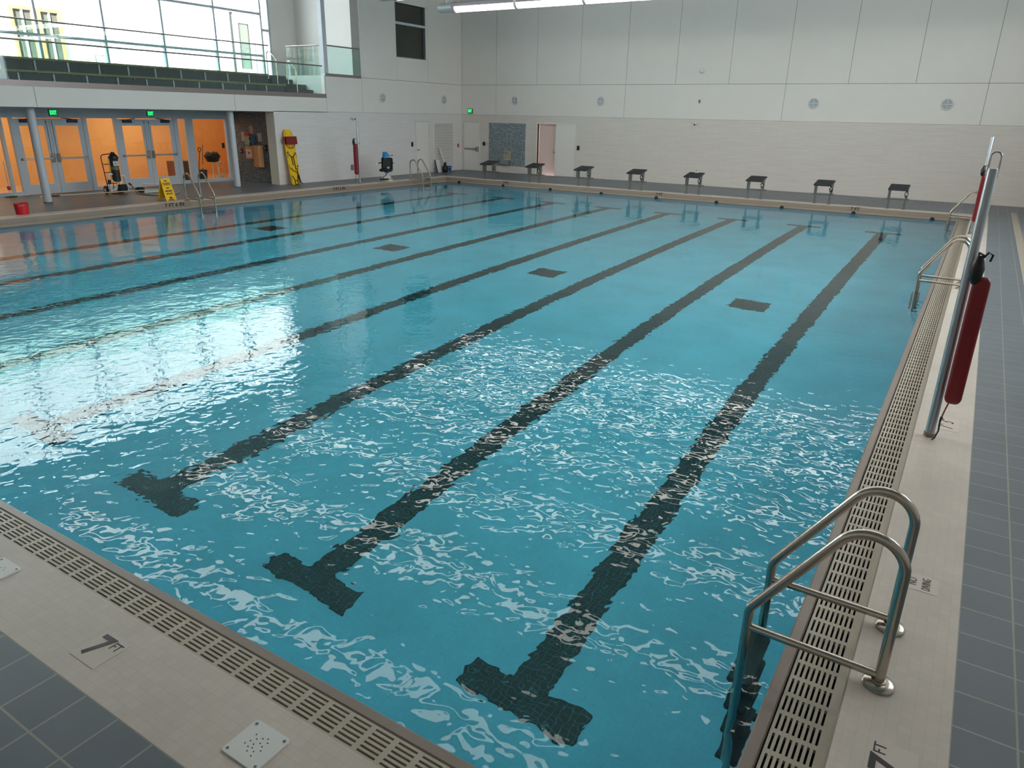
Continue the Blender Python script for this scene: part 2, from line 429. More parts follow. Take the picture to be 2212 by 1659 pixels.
for k in range(4):
    x = -.61-LANE*(1+2*k); r = thing('main_drain', DL[k], 'drain', (x, 11.32, -D), 0, 'main drains on the pool bottom')
    b = MB(); b.bbox(-.33, .33, -.33, .33, 0, .012, .01); b.build('frame', DGREY, r)
    b = MB()
    for i in range(13): b.box(-.29, .29, -.29+i*.048-.014, -.29+i*.048+.014, .012, .02)
    b.build('grille', DGREY, r)

# ---- wall helpers: panels with open joints over a dark backing
def panels(b, axis, plane, sgn, xs, zs, mi=1, gap=.006, t=.012):
    for i in range(len(xs)-1):
        for j in range(len(zs)-1):
            a0, a1, z0, z1 = xs[i]+gap, xs[i+1]-gap, zs[j]+gap, zs[j+1]-gap
            if axis == 'X': b.box(a0, a1, min(plane, plane+sgn*t), max(plane, plane+sgn*t), z0, z1, mi)
            else: b.box(min(plane, plane+sgn*t), max(plane, plane+sgn*t), a0, a1, z0, z1, mi)
ZT, ZJ = 2.615, 3.87
# far wall (faces -Y); tile below, panels above; open doorway on the left half
fw = MB(); y0, y1 = YF+.012, YF+.3
DX0, DX1 = -16.50, -15.60
fw.box(XL-.1, DX0, y0-.012, y1, H-.1, ZT, 2); fw.box(DX1, XR, y0-.012, y1, H-.1, ZT, 2); fw.box(DX0, DX1, y0-.012, y1, 2.30, ZT, 2)
fw.box(XL-.1, XR, y0, y1, ZT, ZC, 0)
J = [-18.70+2.075*k for k in range(0, 10)]
xs_hi = [XL]+J+[2.075+J[-1], XR]
xs_lo = [XL, J[0], J[3], J[6], J[9], XR]
panels(fw, 'X', y0, -1, xs_lo, [ZT, ZJ]); panels(fw, 'X', y0, -1, xs_hi, [ZJ, ZC])
struct(fw.build('wall_far', [GAP, WALLW, TILE_F]), 'long end wall behind the starting blocks', 'wall')

# left wall (faces +X) from the alcove to the corner, header over the alcove, landing opening and upper part
lw = MB(); x0, x1 = XL-.42, XL-.012
lw.box(x0, XL, 16.12, YF+.012, H-.1, ZT, 2)
lw.box(x0, x1, -1.0, YF, 2.59, 3.10, 0); lw.box(x0, x1, 18.60, YF, 3.10, 3.84, 0)
lw.box(x0, x1, 20.5, YF, 3.84, 4.755, 0); lw.box(x0, x1, 20.5, 22.60, 4.755, ZC, 0); lw.box(x0, x1, 24.49, YF, 4.755, ZC, 0); lw.box(x0, x1, 22.6, 24.49, 6.72, ZC, 0)
panels(lw, 'Y', x1, 1, [-1.0, 2.3, 8.45, 14.56, 18.60], [2.59, 3.10])
panels(lw, 'Y', x1, 1, [18.60, 20.5], [ZT, 3.845]); panels(lw, 'Y', x1, 1, [20.5, YF], [ZT, ZJ])
panels(lw, 'Y', x1, 1, [20.5, 22.595], [ZJ, ZC]); panels(lw, 'Y', x1, 1, [24.63, YF], [ZJ, ZC]); panels(lw, 'Y', x1, 1, [22.595, 24.63], [ZJ, 4.75])
panels(lw, 'Y', x1, 1, [22.595, 24.63], [6.725, ZC])
lw.box(x1, XL, 24.495, 24.624, 4.75, 6.72, 1)
lw.box(x0, XL-.001, -1.0, 16.119, 2.575, 2.592, 0)
struct(lw.build('wall_left', [GAP, WALLW, TILE_L]), 'left wall with the alcove below and the gallery above', 'wall')
# jamb lining of the alcove (cream) and dark speckled end wall
al = MB(); al.box(XL-.42, XL-.001, 16.10, 16.12, H, 2.575, 1); al.box(-23.25, XL-.42, 16.2, 16.4, H-.1, 2.75, 0); al.box(XL-.43, XL-.41, 16.12, 16.21, H, 2.6, 1)
struct(al.build('wall_alcove', [SPECK_D, CREAM]), 'dark speckled end wall of the alcove with a pale corner strip', 'wall')
sf = MB(); sf.box(-23.4, XL-.42, 2.0, 16.3, 2.62, 2.72); sf.box(-23.4, XL-.05, 1.9, 2.0, H, 2.62)
struct(sf.build('ceiling_alcove', MGREY), 'grey soffit over the glass doors', 'ceiling')

# right wall with a clerestory band, back wall, ceiling (outside the picture, they hold the light)
rw = MB(); rw.box(XR, XR+.3, YB, YF, H-.1, 3.6, 0); rw.box(XR, XR+.3, YB, YF, 7.6, ZC, 0); rw.box(XR, XR+.3, YB, 6.0, 3.6, 7.6); rw.box(XR, XR+.3, 20.0, YF, 3.6, 7.6); rw.box(XR+.3, XR+3.6, YB-6, YF, 7.7, 7.9)  # last box: unseen eave added to keep the sun out of the clerestory
struct(rw.build('wall_right', WALLW))
win = MB()
for k in range(8): y = 6.0+14.0*k/7; win.box(XR+.05, XR+.17, y-.03, y+.03, 3.6, 7.6)
win.box(XR+.05, XR+.17, 6.0, 20.0, 5.55, 5.63)
o = struct(win.build('window_2', ALU)); p_ = MB(); p_.box(XR+.1, XR+.108, 6.0, 20.0, 3.6, 7.6); p_.build('pane', GLASS, o)
bk = MB(); bk.box(XL-.42, XR+.3, YB-.3, YB, H-.1, ZC); bk.box(-24.4, XL-.42, YB-.3, YB, H-.1, ZC); struct(bk.build('wall_back', WALLW))
lk = MB(); lk.box(x0, XL, YB, -1.0, H-.1, ZC); struct(lk.build('wall_side', WALLW))
ce = MB(); ce.box(-24.4, XR+.3, YB-.3, YF+.3, ZC, ZC+.2); struct(ce.build('ceiling', CEILM))

# ---- glazed door front of the alcove (plane x = -23.2)
XD = -23.2
hd = MB(); hd.box(XD-.08, XD+.02, 2.0, 16.2, 2.30, 2.66)
for (a, b_) in [(8.91, 9.0), (10.96, 11.08), (11.95, 12.05), (14.02, 14.17), (14.46, 14.75), (16.09, 16.2), (8.62, 8.70), (6.9, 7.0), (5.0, 5.1), (2.0, 2.1)]:
    hd.box(XD-.08, XD+.03, a, b_, H, 2.30)
for (a, b_) in [(11.08, 11.95), (14.17, 14.46), (14.75, 16.09), (7.0, 8.62), (8.70, 8.91), (5.1, 6.9), (2.1, 5.0)]:
    hd.box(XD-.07, XD+.02, a, b_, H, .27)
o = struct(hd.build('window_3', LGREY), 'grey framed glazed screen with fixed panes around the lobby doors', 'window')
for (a, b_) in [(11.08, 11.95), (14.17, 14.46), (14.75, 16.09), (7.0, 8.62), (8.70, 8.91), (5.1, 6.9), (2.1, 5.0)]:
    g = MB(); g.box(XD-.03, XD-.022, a, b_, .27, 2.30); g.build('pane', GLASS, o)
DLAB = ['grey glass door leaf with push bar, leftmost, behind the left round column', 'grey glass door leaf with push bar, second from left, beside the pool vacuum',
        'grey glass door leaf with push bar, third from left, right of the pool vacuum', 'grey glass door leaf with push bar, rightmost, behind the yellow folding sign']
for k, (a, b_, hinge) in enumerate([(9.0, 9.975, -1), (9.985, 10.96, 1), (12.05, 13.03, -1), (13.04, 14.02, 1)]):
    d = MB(); s0 = .145; fx0, fx1 = XD-.035, XD+.01
    d.box(fx0, fx1, a, a+s0, H+.01, 2.28); d.box(fx0, fx1, b_-s0, b_, H+.01, 2.28)
    d.box(fx0, fx1, a+s0, b_-s0, H+.01, .45); d.box(fx0, fx1, a+s0, b_-s0, 2.08, 2.28)
    o = struct(d.build('door_%d' % (k+1), LGREY), DLAB[k], 'door')
    g = MB(); g.box(XD-.016, XD-.008, a+s0, b_-s0, .45, 2.08); g.build('pane', GLASS, o)
    fr = a if hinge < 0 else b_; inn = b_ if hinge < 0 else a; sg = 1 if hinge < 0 else -1
    g = MB(); ya, yb = sorted((fr+sg*.03, inn-sg*.06)); g.bbox(XD+.045, XD+.085, ya, yb, 1.14, 1.19, .01); g.bbox(XD+.01, XD+.06, *sorted((fr+sg*.02, fr+sg*.08)), 1.13, 1.2, .008); g.build('push_bar', ALU, o)
    g = MB(); g.bbox(XD+.01, XD+.09, *sorted((inn-sg*.12, inn-sg*.035)), 1.06, 1.3, .015); g.build('latch_case', STEEL, o)
    g = MB(); g.tube([(XD+.03, inn-sg*.075, 1.3), (XD+.03, inn-sg*.075, 2.16)], .008, 8); g.bbox(XD+.01, XD+.05, *sorted((inn-sg*.1, inn-sg*.05)), 2.14, 2.22, .01); g.build('latch_rod', ALU, o)
    g = MB(); ya, yb = sorted((fr+sg*.17, fr+sg*.47)); g.bbox(XD+.01, XD+.08, ya, yb, 2.17, 2.26, .01); g.tube([(XD+.06, (ya+yb)/2, 2.265), (XD+.09, (ya+yb)/2+sg*.16, 2.29), (XD+.02, (ya+yb)/2+sg*.3, 2.3)], .01, 6); g.build('door_closer', DGREY, o)

# ---- orange lobby behind the doors
XLB = -26.3
lb = MB(); lb.box(XLB-.1, XLB, 2.0, 19.0, H-.1, 2.9); lb.box(XLB, XD-.08, 19.0, 19.1, H-.1, 2.9); lb.box(XLB, XD-.08, 1.9, 2.0, H-.1, 2.9); lb.box(XD-.2, XD-.08, 16.2, 19.0, H-.1, 2.9)
struct(lb.build('wall_lobby', ORANGE), 'orange painted lobby walls behind the glass doors', 'wall')
lf = MB(); lf.box(XLB, XL-2.62, 2.0, 19.0, H-.1, H); struct(lf.build('floor_lobby', M('lobby_floor', (196, 150, 108), .35)), 'warm lobby floor', 'floor')
lc = MB(); lc.box(XLB-.1, XD-.08, 1.9, 19.1, 2.9, 3.0); struct(lc.build('ceiling_lobby', WALLW))
for y in (5.0, 9.5, 14.0, 17.2):
    d = bpy.data.lights.new('lobby_lamp', 'AREA'); d.shape = 'RECTANGLE'; d.size = 1.2; d.size_y = 2.4; d.energy = LOBBY if y < 17 else LOBBY*.35; d.color = (1.0, .88, .70)
    q = bpy.data.objects.new('lobby_lamp', d); COL.objects.link(q); q.location = (-24.9, y, 2.85)

# ---- gallery: floor, steps of the bleachers, ledge band, window wall, end wall
XG = -24.1
gf = MB(); gf.box(-25.7, XL-.012, -1.0, 18.60, 3.02, 3.22); gf.box(-25.7, XL-.012, 18.60, 20.5, 3.70, 3.85); gf.box(-25.7, -22.62, -1.0, 18.60, 3.22, 3.85)
struct(gf.build('floor_gallery', RISER), 'dark floor of the spectator gallery', 'floor')
tr = MB(); tr.box(XL-.03, XL+.004, -1.0, 18.615, 3.09, 3.232); tr.box(XL-.03, XL+.004, 18.63, 20.49, 3.835, 3.935)
struct(tr.build('trim_5', MAUVE), 'bronze edge band along the gallery ledge', 'trim')
ew = MB(); ew.box(-26.0, XL-.42, 20.5, 20.7, 3.0, ZC, 0); ew.box(XG-.1, XG+.1, 19.25, 20.5, 3.85, ZC, 0); ew.box(-22.6, XL-.014, 18.575, 18.598, 3.222, 3.86, 0)
ew.box(XG-.1, XG+.1, -7.0, 2.0, 3.0, ZC, 0)
struct(ew.build('wall_gallery', WALLW), 'white end wall of the spectator gallery', 'wall')
wm = MB(); ZW0, ZW1 = 3.85, 8.3
ms = [2.4, 4.45, 6.5, 8.55, 10.6, 12.63, 14.68, 16.77, 18.85, 19.22]
for y in ms: wm.box(XG-.05, XG+.07, y-.035, y+.035, ZW0, ZW1)
for z in (3.87, 4.59, 6.045, 7.5, 8.27): wm.box(XG-.05, XG+.06, 2.4, 18.85, z-.04, z+.04)
for z in (3.87, 5.5, 8.27): wm.box(XG-.05, XG+.06, 18.85, 19.22, z-.04, z+.04)
wm.box(XG-.1, XG+.1, 2.0, 20.5, 8.3, ZC)
o = struct(wm.build('window_1', LGREY), 'tall gallery window wall with grey mullions', 'window')
for i in range(len(ms)-1):
    g = MB(); g.box(XG-.004, XG+.004, ms[i]+.035, ms[i+1]-.035, ZW0, ZW1); g.build('pane', GLASS, o)
cl = MB(); cl.box(XL-.20, XL-.012, 18.615, 18.80, 3.94, ZC); struct(cl.build('column_gallery', LGREY), 'slim grey post between gallery and landing', 'column')

# outdoors, seen through the gallery windows
ex = MB(); ex.box(-29.0, -28.0, -8.0, 40.0, 0, 9.6); struct(ex.build('wall_outdoor', EXTW), 'white clad building across the yard', 'wall')
eg = MB(); eg.box(-28.0, XG-.3, -8.0, 40.0, 3.3, 3.5); struct(eg.build('floor_outdoor', CONC), 'paved yard outside the gallery', 'floor')
def ext_window(y0, y1, z0, z1, lab):
    r = thing('outdoor_window', lab, 'window', (-28.0, (y0+y1)/2, z0), 0, 'wood framed windows outdoors'); w = (y1-y0)/2; h = z1-z0
    b = MB(); t = .11
    b.box(0, .08, -w-t, -w, -t, h+t); b.box(0, .08, w, w+t, -t, h+t); b.box(0, .08, -w, w, -t, 0); b.box(0, .08, -w, w, h, h+t); b.build('frame', M('darkened_wood', (116, 86, 56), .6) if 'darkened_wood' not in bpy.data.materials else bpy.data.materials['darkened_wood'], r)  # frame wood darkened in colour to offset the overexposed yard light
    b = MB(); b.box(.01, .03, -w, w, 0, h); b.build('pane', DARKG, r)
    b = MB(); b.box(.03, .06, -.03, .03, 0, h); b.build('glazing_bar', WHITE, r)
ext_window(11.9, 12.46, 4.0, 5.64, 'dark wood framed window seen outdoors at the far left of the gallery glass')
ext_window(12.78, 13.34, 4.0, 5.64, 'dark wood framed window seen outdoors just right of the other wood framed one')
r = thing('outdoor_door', 'white glazed door seen outdoors at the right end of the gallery windows', 'door', (-27.995, 21.1, 3.5))
b = MB(); b.box(0, .09, -.75, -.62, 0, 3.1); b.box(0, .09, .62, .75, 0, 3.1); b.box(0, .09, -.75, .75, 3.0, 3.12); b.box(.01, .05, -.16-.25, -.16, 0, 3.0); b.box(.01, .05, .36, .62, 0, 3.0); b.box(.01, .05, -.16, .36, 0, .8); b.box(.01, .05, -.16, .36, 2.62, 3.0); b.build('leaf', WHITE, r)
b = MB(); b.box(.0, .10, -.62, -.595, 0, 3.0); b.box(.0, .10, .60, .625, 0, 3.0); b.box(.0, .055, -.175, -.16, .8, 2.62); b.box(.0, .055, .36, .375, .8, 2.62); b.build('edge_strip', DGREY, r)
b = MB(); b.box(.0, .02, -.16, .36, .8, 2.62); b.box(0, .02, -.62, -.42, 0, 3.0); b.build('pane', M('pale_door_glass', (70, 72, 66), .3), r)
r = thing('step_ladder', 'slender step ladder standing outdoors behind the gallery window', 'ladder', (-27.2, 14.35, 3.5))
for s in (-1, 1):
    b = MB(); b.tube([(0, s*.28, 0), (-.35, s*.18, 2.0)], .02, 6); b.build('rail', MGREY, r)
    b = MB(); b.tube([(-.7, s*.28, 0), (-.36, s*.18, 2.0)], .015, 6); b.build('rear_leg', MGREY, r)
for i in range(6):
    f = (i+1)/7; b = MB(); b.box(-.35*f-.04, -.35*f+.04, -.28+.1*f, .28-.1*f, 2.0*f-.012, 2.0*f+.012); b.build('rung', MGREY, r)

# ================================================================== the gallery fittings
t1 = MB(); t1.box(-22.62, -22.0, -1.0, 17.60, 3.22, 3.49)
t1.box(-21.56, -21.2, 17.62, 18.60, 3.22, 3.36); t1.box(-22.26, -21.56, 17.62, 18.60, 3.22, 3.54); t1.box(-22.62, -22.26, 17.62, 18.60, 3.22, 3.72)
struct(t1.build('trim_6', RISER), 'dark terrace and steps under the bleacher seats', 'steps')
def bench(lab, xf, z0, z1):
    r = thing('bleacher_bench', lab, 'bench', (xf, 0, z0), 0, 'long bleacher benches on the gallery')
    b = MB(); b.box(-.10, -.05, 1.0, 17.55, 0, z1-z0-.03); b.build('riser', RISER, r)
    b = MB()
    for i in range(6): b.bbox(-.42+i*.07, -.42+i*.07+.058, 1.0, 17.58, z1-z0-.055, z1-z0, .006)
    y = 1.0
    while y < 17.5: b.box(-.42, -.02, y, y+.05, z1-z0-.085, z1-z0-.055); y += .9
    b.build('seat', WOOD, r)
    y = 1.4
    while y < 17.5:
        b = MB(); b.box(-.045, -.02, y-.018, y+.018, 0, z1-z0-.07); b.build('bracket', LGREY, r); y += .9
bench('lower wooden bleacher bench nearest the gallery ledge', -21.50, 3.222, 3.51)
bench('upper wooden bleacher bench below the window wall', -22.36, 3.492, 3.87)
def guard(name, lab, x, ya, yb, z0, z1, n):
    r = thing(name, lab, 'guard rail', (x, ya, z0), 0, 'glass guards of the gallery'); w = (yb-ya)/n
    for i in range(n):
        b = MB(); b.box(-.008, .008, i*w+.008, (i+1)*w-.008, 0.002, z1-z0-.02); b.build('glass_panel', GUARD, r)
    b = MB(); b.tube([(0, -.02, z1-z0), (0, yb-ya+.06, z1-z0)], .024, 10); b.build('handrail', MAUVE, r, True)
    return r
guard('glass_guard', 'long glass guard with bronze handrail along the front ledge of the gallery', XL-.045, 1.0, 18.46, 3.235, 4.17, 12)
guard('glass_guard', 'glass guard with bronze handrail behind the upper bleacher bench', -22.83, 1.0, 17.98, 3.851, 4.86, 12)
r = thing('glass_guard', 'short glass guard with handrail around the raised landing, beside the grey post', 'guard rail', (XL-.05, 18.66, 3.94), 0, 'glass guards of the gallery')
for (a, b_) in [(-1.93, -1.02), (-1.0, -.04)]:
    b = MB(); b.box(a, b_, -.008, .008, -.085, .9); b.build('glass_panel', GUARD, r)
for (a, b_) in [(.04, .92), (.94, 1.82)]:
    b = MB(); b.box(-.008, .008, a, b_, -.0, .9); b.build('glass_panel', GUARD, r)
b = MB(); b.tube(round_path([(-1.95, 0, .93), (0, 0, .93), (0, 1.80, .93)], .04, 4), .024, 10); b.build('handrail', MAUVE, r, True)
def hoop(lab, xa, za, xb, zb, zt):
    r = thing('hoop_handrail', lab, 'handrail', (xa, 17.72, za), 0, 'steel hoop handrails on the gallery steps')
    b = MB(); b.tube(round_path([(0, 0, 0), (0, 0, zt-za-.02), (.12, 0, zt-za+.06), (xb-xa, 0, zt-za-.22), (xb-xa, 0, zb-za)], [.08, .08, .08], 5), .02, 10); b.build('rail', STEEL, r, True)
    for q in ((0, 0, 0), (xb-xa, 0, zb-za)): b = MB(); b.lathe([(.04, 0), (.04, .012)], q, 14); b.build('flange', STEEL, r, True)
hoop('upper steel hoop handrail on the gallery steps', -22.57, 3.722, -22.09, 3.542, 4.60)
hoop('lower steel hoop handrail on the gallery steps, beside the landing glass', -21.54, 3.542, -21.1, 3.222, 4.24)

# dark window high on the left wall
r = struct(bpy.data.objects.new('window_4', None), 'dark upper window with one pale transom on the left wall', 'window'); COL.objects.link(r); r.location = (XL-.012, 23.545, 4.755)
b = MB(); b.box(-.14, -.10, -.945, .945, 0, 1.965); b.build('pane', DARKG, r)
b = MB(); b.box(-.10, .004, -.945, .945, 1.20, 1.29); b.build('transom', LGREY, r)
b = MB(); b.box(-.15, -.0, -.945, -.915, 0, 1.965); b.box(-.15, 0, .915, .945, 0, 1.965); b.box(-.15, 0, -.915, .915, 0, .02); b.build('frame', MGREY, r)

# round columns in front of the alcove
for y, lab in ((8.44, 'pale round column in front of the leftmost glass door, left one of the two'), (14.62, 'pale round column at the dark speckled alcove wall, right one of the two')):
    r = thing('round_column', lab, 'column', (-20.97, y, H), 0, 'round columns of the alcove')
    b = MB(); b.lathe([(.105, 0), (.105, 2.62-H+.0)], seg=28); b.build('shaft', LGREY, r, True)
    b = MB(); b.lathe([(.112, 0), (.112, .03)], seg=28); b.build('base_collar', MGREY, r, True)

# ================================================================== light pipes under the ceiling
PLAB = {4.9: 'light pipe nearest the camera end of the hall', 7.85: 'second light pipe from the near end of the hall', 10.8: 'third light pipe from the near end of the hall',
        13.8: 'fourth light pipe from the near end of the hall', 16.75: 'light pipe cut by the top edge of the photo, left of the longest visible one', 19.7: 'long glowing light pipe across the top of the photo before the end wall'}
def lightpipe(y, x0=-15.45):
    r = thing('light_pipe', PLAB[y], 'light', (x0, y, 5.94), 0, 'light pipes under the ceiling')
    b = MB(); Lp = 17.6; seg = 28; R_ = .155; vs = []
    for x in (0, Lp):
        for k in range(seg): a = 2*PI*k/seg; vs.append((x, R_*math.sin(a), R_*math.cos(a)))
    for k in range(seg):
        a = 2*PI*(k+.5)/seg; up = math.cos(a)
        b.add([vs[k], vs[(k+1) % seg], vs[seg+(k+1) % seg], vs[seg+k]], [(0, 1, 2, 3)], 1 if up > .05 else 0)
    b.build('tube', [LUM, COVER], r, True)
    b = MB(); b.lathe([(.10, -.72), (.135, -.70), (.15, -.62), (.15, -.16), (.155, -.14)], axis='X', seg=28); b.build('lamp_housing', HOUS, r, True)
    b = MB(); b.lathe([(.15, -.14), (.172, -.135), (.172, -.09), (.16, -.085), (.16, -.05), (.172, -.045), (.172, .0), (.157, .005)], axis='X', seg=28); b.build('end_collar', COVER, r, True)
    x = 2.35
    while x < Lp-.5:
        b = MB(); b.lathe([(.158, x-.05), (.163, x-.045), (.163, x+.045), (.158, x+.05)], axis='X', seg=28); b.build('joint_collar', WHITE, r, True)
        b = MB(); b.tube([(x, 0, .16), (x, 0, ZC-5.94)], .008, 6); b.build('hanger', ALU, r); x += 2.4
    b = MB(); b.tube([(-.4, 0, .13), (-.4, 0, ZC-5.94)], .01, 6); b.build('hanger', ALU, r)
    b = MB(); b.lathe([(.165, Lp), (.165, Lp+.05)], axis='X', seg=28); b.build('end_cap', HOUS, r, True)
for y in PLAB: lightpipe(y)

# ================================================================== exit signs
def exit_sign(lab, M4, w=.22, h=.16):
    r = thing('exit_sign', lab, 'exit sign', (0, 0, 0), 0, 'green exit signs'); r.matrix_world = M4
    b = MB(); b.bbox(-w/2-.012, w/2+.012, -h/2-.012, h/2+.012, -.035, -.002, .006); b.build('case', DGREY, r)
    b = MB(); b.box(-w/2, w/2, -h/2, h/2, -.003, .002); b.build('face', SIGNG, r)
    text('lettering', 'EXIT', h*.95, SIGNW, r, Matrix.Translation((0, 0, .003)), squeeze=w*.86/(h*.95*2.1), bold=.004)
exit_sign('green exit sign under the soffit over the left pair of glass doors', frame((-22.5, 9.8, 2.45), (0, 1, 0), (0, 0, 1)))
exit_sign('green exit sign under the soffit over the right pair of glass doors', frame((-22.5, 12.8, 2.46), (0, 1, 0), (0, 0, 1)))
exit_sign('green exit sign on the end wall above the pale exit door', frame((-20.1, YF-.037, 2.77), (1, 0, 0), (0, 0, 1)), .24, .18)

# ================================================================== far wall fittings
def wall_vent(lab, M4):
    r = thing('round_vent', lab, 'vent', (0, 0, 0), 0, 'round wall vents'); r.matrix_world = M4
    b = MB(); b.lathe([(.19, 0), (.19, .03), (.17, .05), (.15, .05), (.15, .012), (.001, .012)], seg=28); b.build('rim', WHITE, r, True)
    b = MB()
    for i in range(9):
        t = -.13+i*.0325; w = math.sqrt(max(.0, .148**2-t*t)); b.box(-w, w, t-.008, t+.006, .013, .03)
    b.build('louvre', M('vent_grey', (140, 148, 164), .5) if 'vent_grey' not in bpy.data.materials else bpy.data.materials['vent_grey'], r)
    b = MB(); b.box(-.15, .15, -.012, .012, .03, .045); b.box(-.012, .012, -.15, .15, .03, .045); b.build('cross_bar', WHITE, r)
FWL = ['round wall vent on the end wall right above the exit door side', 'second round wall vent from the left on the end wall', 'third round wall vent from the left on the end wall', 'rightmost round wall vent on the end wall']
for x, lab in zip((-17.69, -13.53, -5.20, -1.06), FWL): wall_vent(lab, frame((x, YF, 3.235), (1, 0, 0), (0, 0, 1)))
wall_vent('round wall vent on the left wall below the dark window', frame((XL, 21.63, 3.19), (0, 1, 0), (0, 0, 1)))
wall_vent('round wall vent on the left wall nearest the room corner', frame((XL, 25.68, 3.21), (0, 1, 0), (0, 0, 1)))

def flush_door(name, lab, x0, x1, M4, bar=None):
    r = struct(bpy.data.objects.new(name, None), lab, 'door'); COL.objects.link(r); r.matrix_world = M4
    w = x1-x0; b = MB(); t = .045
    b.box(-t, 0, 0, 2.18, 0, .03); b.box(w, w+t, 0, 2.18, 0, .03); b.box(0, w, 2.135, 2.18, 0, .03); b.build('door_frame', CREAM, r)
    b = MB(); b.box(.008, w-.008, 0.005, 2.125, .001, .012); b.build('leaf', WALLW, r)
    b = MB(); b.box(0, w, 0, 2.135, -.002, .0012); b.build('shadow_gap', GAP, r)
    return r
r = flush_door('door_5', 'pale exit door with push bar in the left corner of the end wall', -20.45, -19.61, frame((-20.45, YF, H), (1, 0, 0), (0, 0, 1)))
b = MB(); b.bbox(.05, .80, .93, .99, .03, .07, .01); b.bbox(.70, .82, .86, 1.06, .01, .08, .01); b.build('push_bar', ALU, r)
r = flush_door('door_6', 'flush pale door on the left wall beside the louvred panel', 23.70, 24.56, frame((XL, 23.70, H), (0, 1, 0), (0, 0, 1)))
b = MB(); b.tube([(.07, .98, .01), (.07, .98, .06), (.17, .98, .06)], .012, 8); b.lathe([(.03, .012), (.03, .02)], (.07, .98, 0), 14); b.build('lever_handle', STEEL, r)
# double doorway: fixed right leaf, left leaf ajar
r = struct(bpy.data.objects.new('door_7', None), 'pale double doorway with its left leaf standing ajar', 'door'); COL.objects.link(r); r.location = (-16.5, YF, H)
b = MB(); b.box(-.07, 0, -.03, .1, 0, 2.19); b.box(1.88, 1.93, -.03, .0, 0, 2.19); b.box(0, 1.88, -.03, .05, 2.13, 2.19); b.build('door_frame', CREAM, r)
b = MB(); b.box(.905, 1.875, -.012, .0, .005, 2.125); b.build('fixed_leaf', WALLW, r)
Tl = T3((.06, .10, 0), math.radians(6))
b = MB(); b.box(0, .80, 0, .045, .008, 2.12, 0, Tl); b.build('open_leaf', PINK, r)
b = MB(); b.lathe([(.012, 0), (.012, -.04), (.03, -.05), (.03, -.075), (.015, -.085)], axis='Y', T=Tl @ Matrix.Translation((.73, 0, .98)) @ Matrix.Rotation(PI, 4, 'X')); b.build('door_knob', STEEL, r, True)
st = MB(); st.box(DX0-.6, DX1+.6, YF+2.5, YF+2.6, H-.1, 2.6); st.box(DX0-.7, DX0-.6, YF+.3, YF+2.6, H-.1, 2.6); st.box(DX1+.6, DX1+.7, YF+.3, YF+2.6, H-.1, 2.6); st.box(DX0-.7, DX1+.7, YF+.3, YF+2.6, 2.6, 2.7); st.box(DX0-.7, DX1+.7, YF+.3, YF+2.6, H-.2, H)
struct(st.build('wall_store', PINK), 'pinkish store room behind the open door', 'wall')
d = bpy.data.lights.new('store_lamp', 'AREA'); d.size = .5; d.energy = 25; d.color = (1, .85, .78); q = bpy.data.objects.new('store_lamp', d); COL.objects.link(q); q.location = (-16.0, YF+1.3, 2.55)

# speckled recess panel with drinking fountain
o = MB(); o.box(-19.07, -17.12, YF-.006, YF+.01, .455, 2.29); struct(o.build('trim_7', SPECK_L), 'grey speckled tile field behind the drinking fountain', 'tile field')
r = thing('drinking_fountain', 'small two level drinking fountain on the grey speckled tile field', 'drinking fountain', (-18.06, YF-.006, .5))
b = MB(); b.bbox(-.19, .19, -.02, 0, .16, .62, .008); b.build('back_plate', M('fountain_beige', (176, 168, 148), .35, .3), r)
b = MB(); b.prism([(-.17, -.26), (.17, -.26), (.19, -.2), (.19, 0), (-.19, 0), (-.19, -.2)], .02, .20, 'Z'); b.lathe([(.05, .2), (.11, .205), (.11, .21), (.04, .2)], (0, -.14, 0)); b.build('basin', ALU, r)
b = MB(); b.tube([(.09, -.06, .2), (.09, -.06, .24), (.05, -.1, .25)], .01, 8); b.build('spout', STEEL, r)
b = MB()
for x in (-.09, .0): b.box(x-.02, x+.02, -.026, -.02, .48, .54)
b.build('red_button', REDP, r)
b = MB(); b.bbox(-.24, -.19, -.05, 0, .06, .16, .006); b.build('side_bracket', BLACK, r)

def plate(name, lab, cat, M4, w, h, d, body, mat, extra=None):
    r = thing(name, lab, cat); r.matrix_world = M4
    b = MB(); b.bbox(-w/2, w/2, -h/2, h/2, 0, d, min(.008, d*.4)); b.build(body, mat, r)
    if extra: b = MB(); extra(b); b.build(extra.__name__, WHITE if extra.__name__ != 'lens' else BLACK, r)
    return r
def pull_handle(b): b.box(-.03, .03, -.012, .012, .03, .045)
def lens(b): b.lathe([(.02, .05), (.018, .07)], (0, 0, 0), 12)
def key_pad(b): b.box(-.03, .03, -.03, .05, .025, .03)
fY = lambda x, z: frame((x, YF, z), (1, 0, 0), (0, 0, 1)); fX = lambda y, z: frame((XL, y, z), (0, 1, 0), (0, 0, 1))
plate('fire_alarm_pull', 'small red fire alarm pull in the corner left of the exit door', 'fire alarm', fX(26.75, 1.26), .11, .15, .03, 'case', RED, pull_handle)
plate('card_reader', 'dark card reader right of the exit door', 'card reader', fY(-19.33, 1.37), .12, .17, .03, 'case', DGREY, key_pad)
plate('wall_switch', 'small pale switch plate between card reader and speckled tiles', 'switch', fY(-19.18, 1.37), .06, .14, .015, 'cover', M('beige_plate', (178, 168, 150), .4))
plate('card_reader', 'black card reader right of the double doorway', 'card reader', fY(-14.47, 1.37), .11, .18, .03, 'case', BLACK)
plate('card_reader', 'black card reader on the left wall left of the flush door', 'card reader', fX(23.42, 1.38), .11, .19, .03, 'case', BLACK)
plate('wall_outlet', 'grey outlet box on the left wall behind the red rescue tube', 'outlet', fX(19.72, .60), .12, .20, .05, 'cover', MGREY)
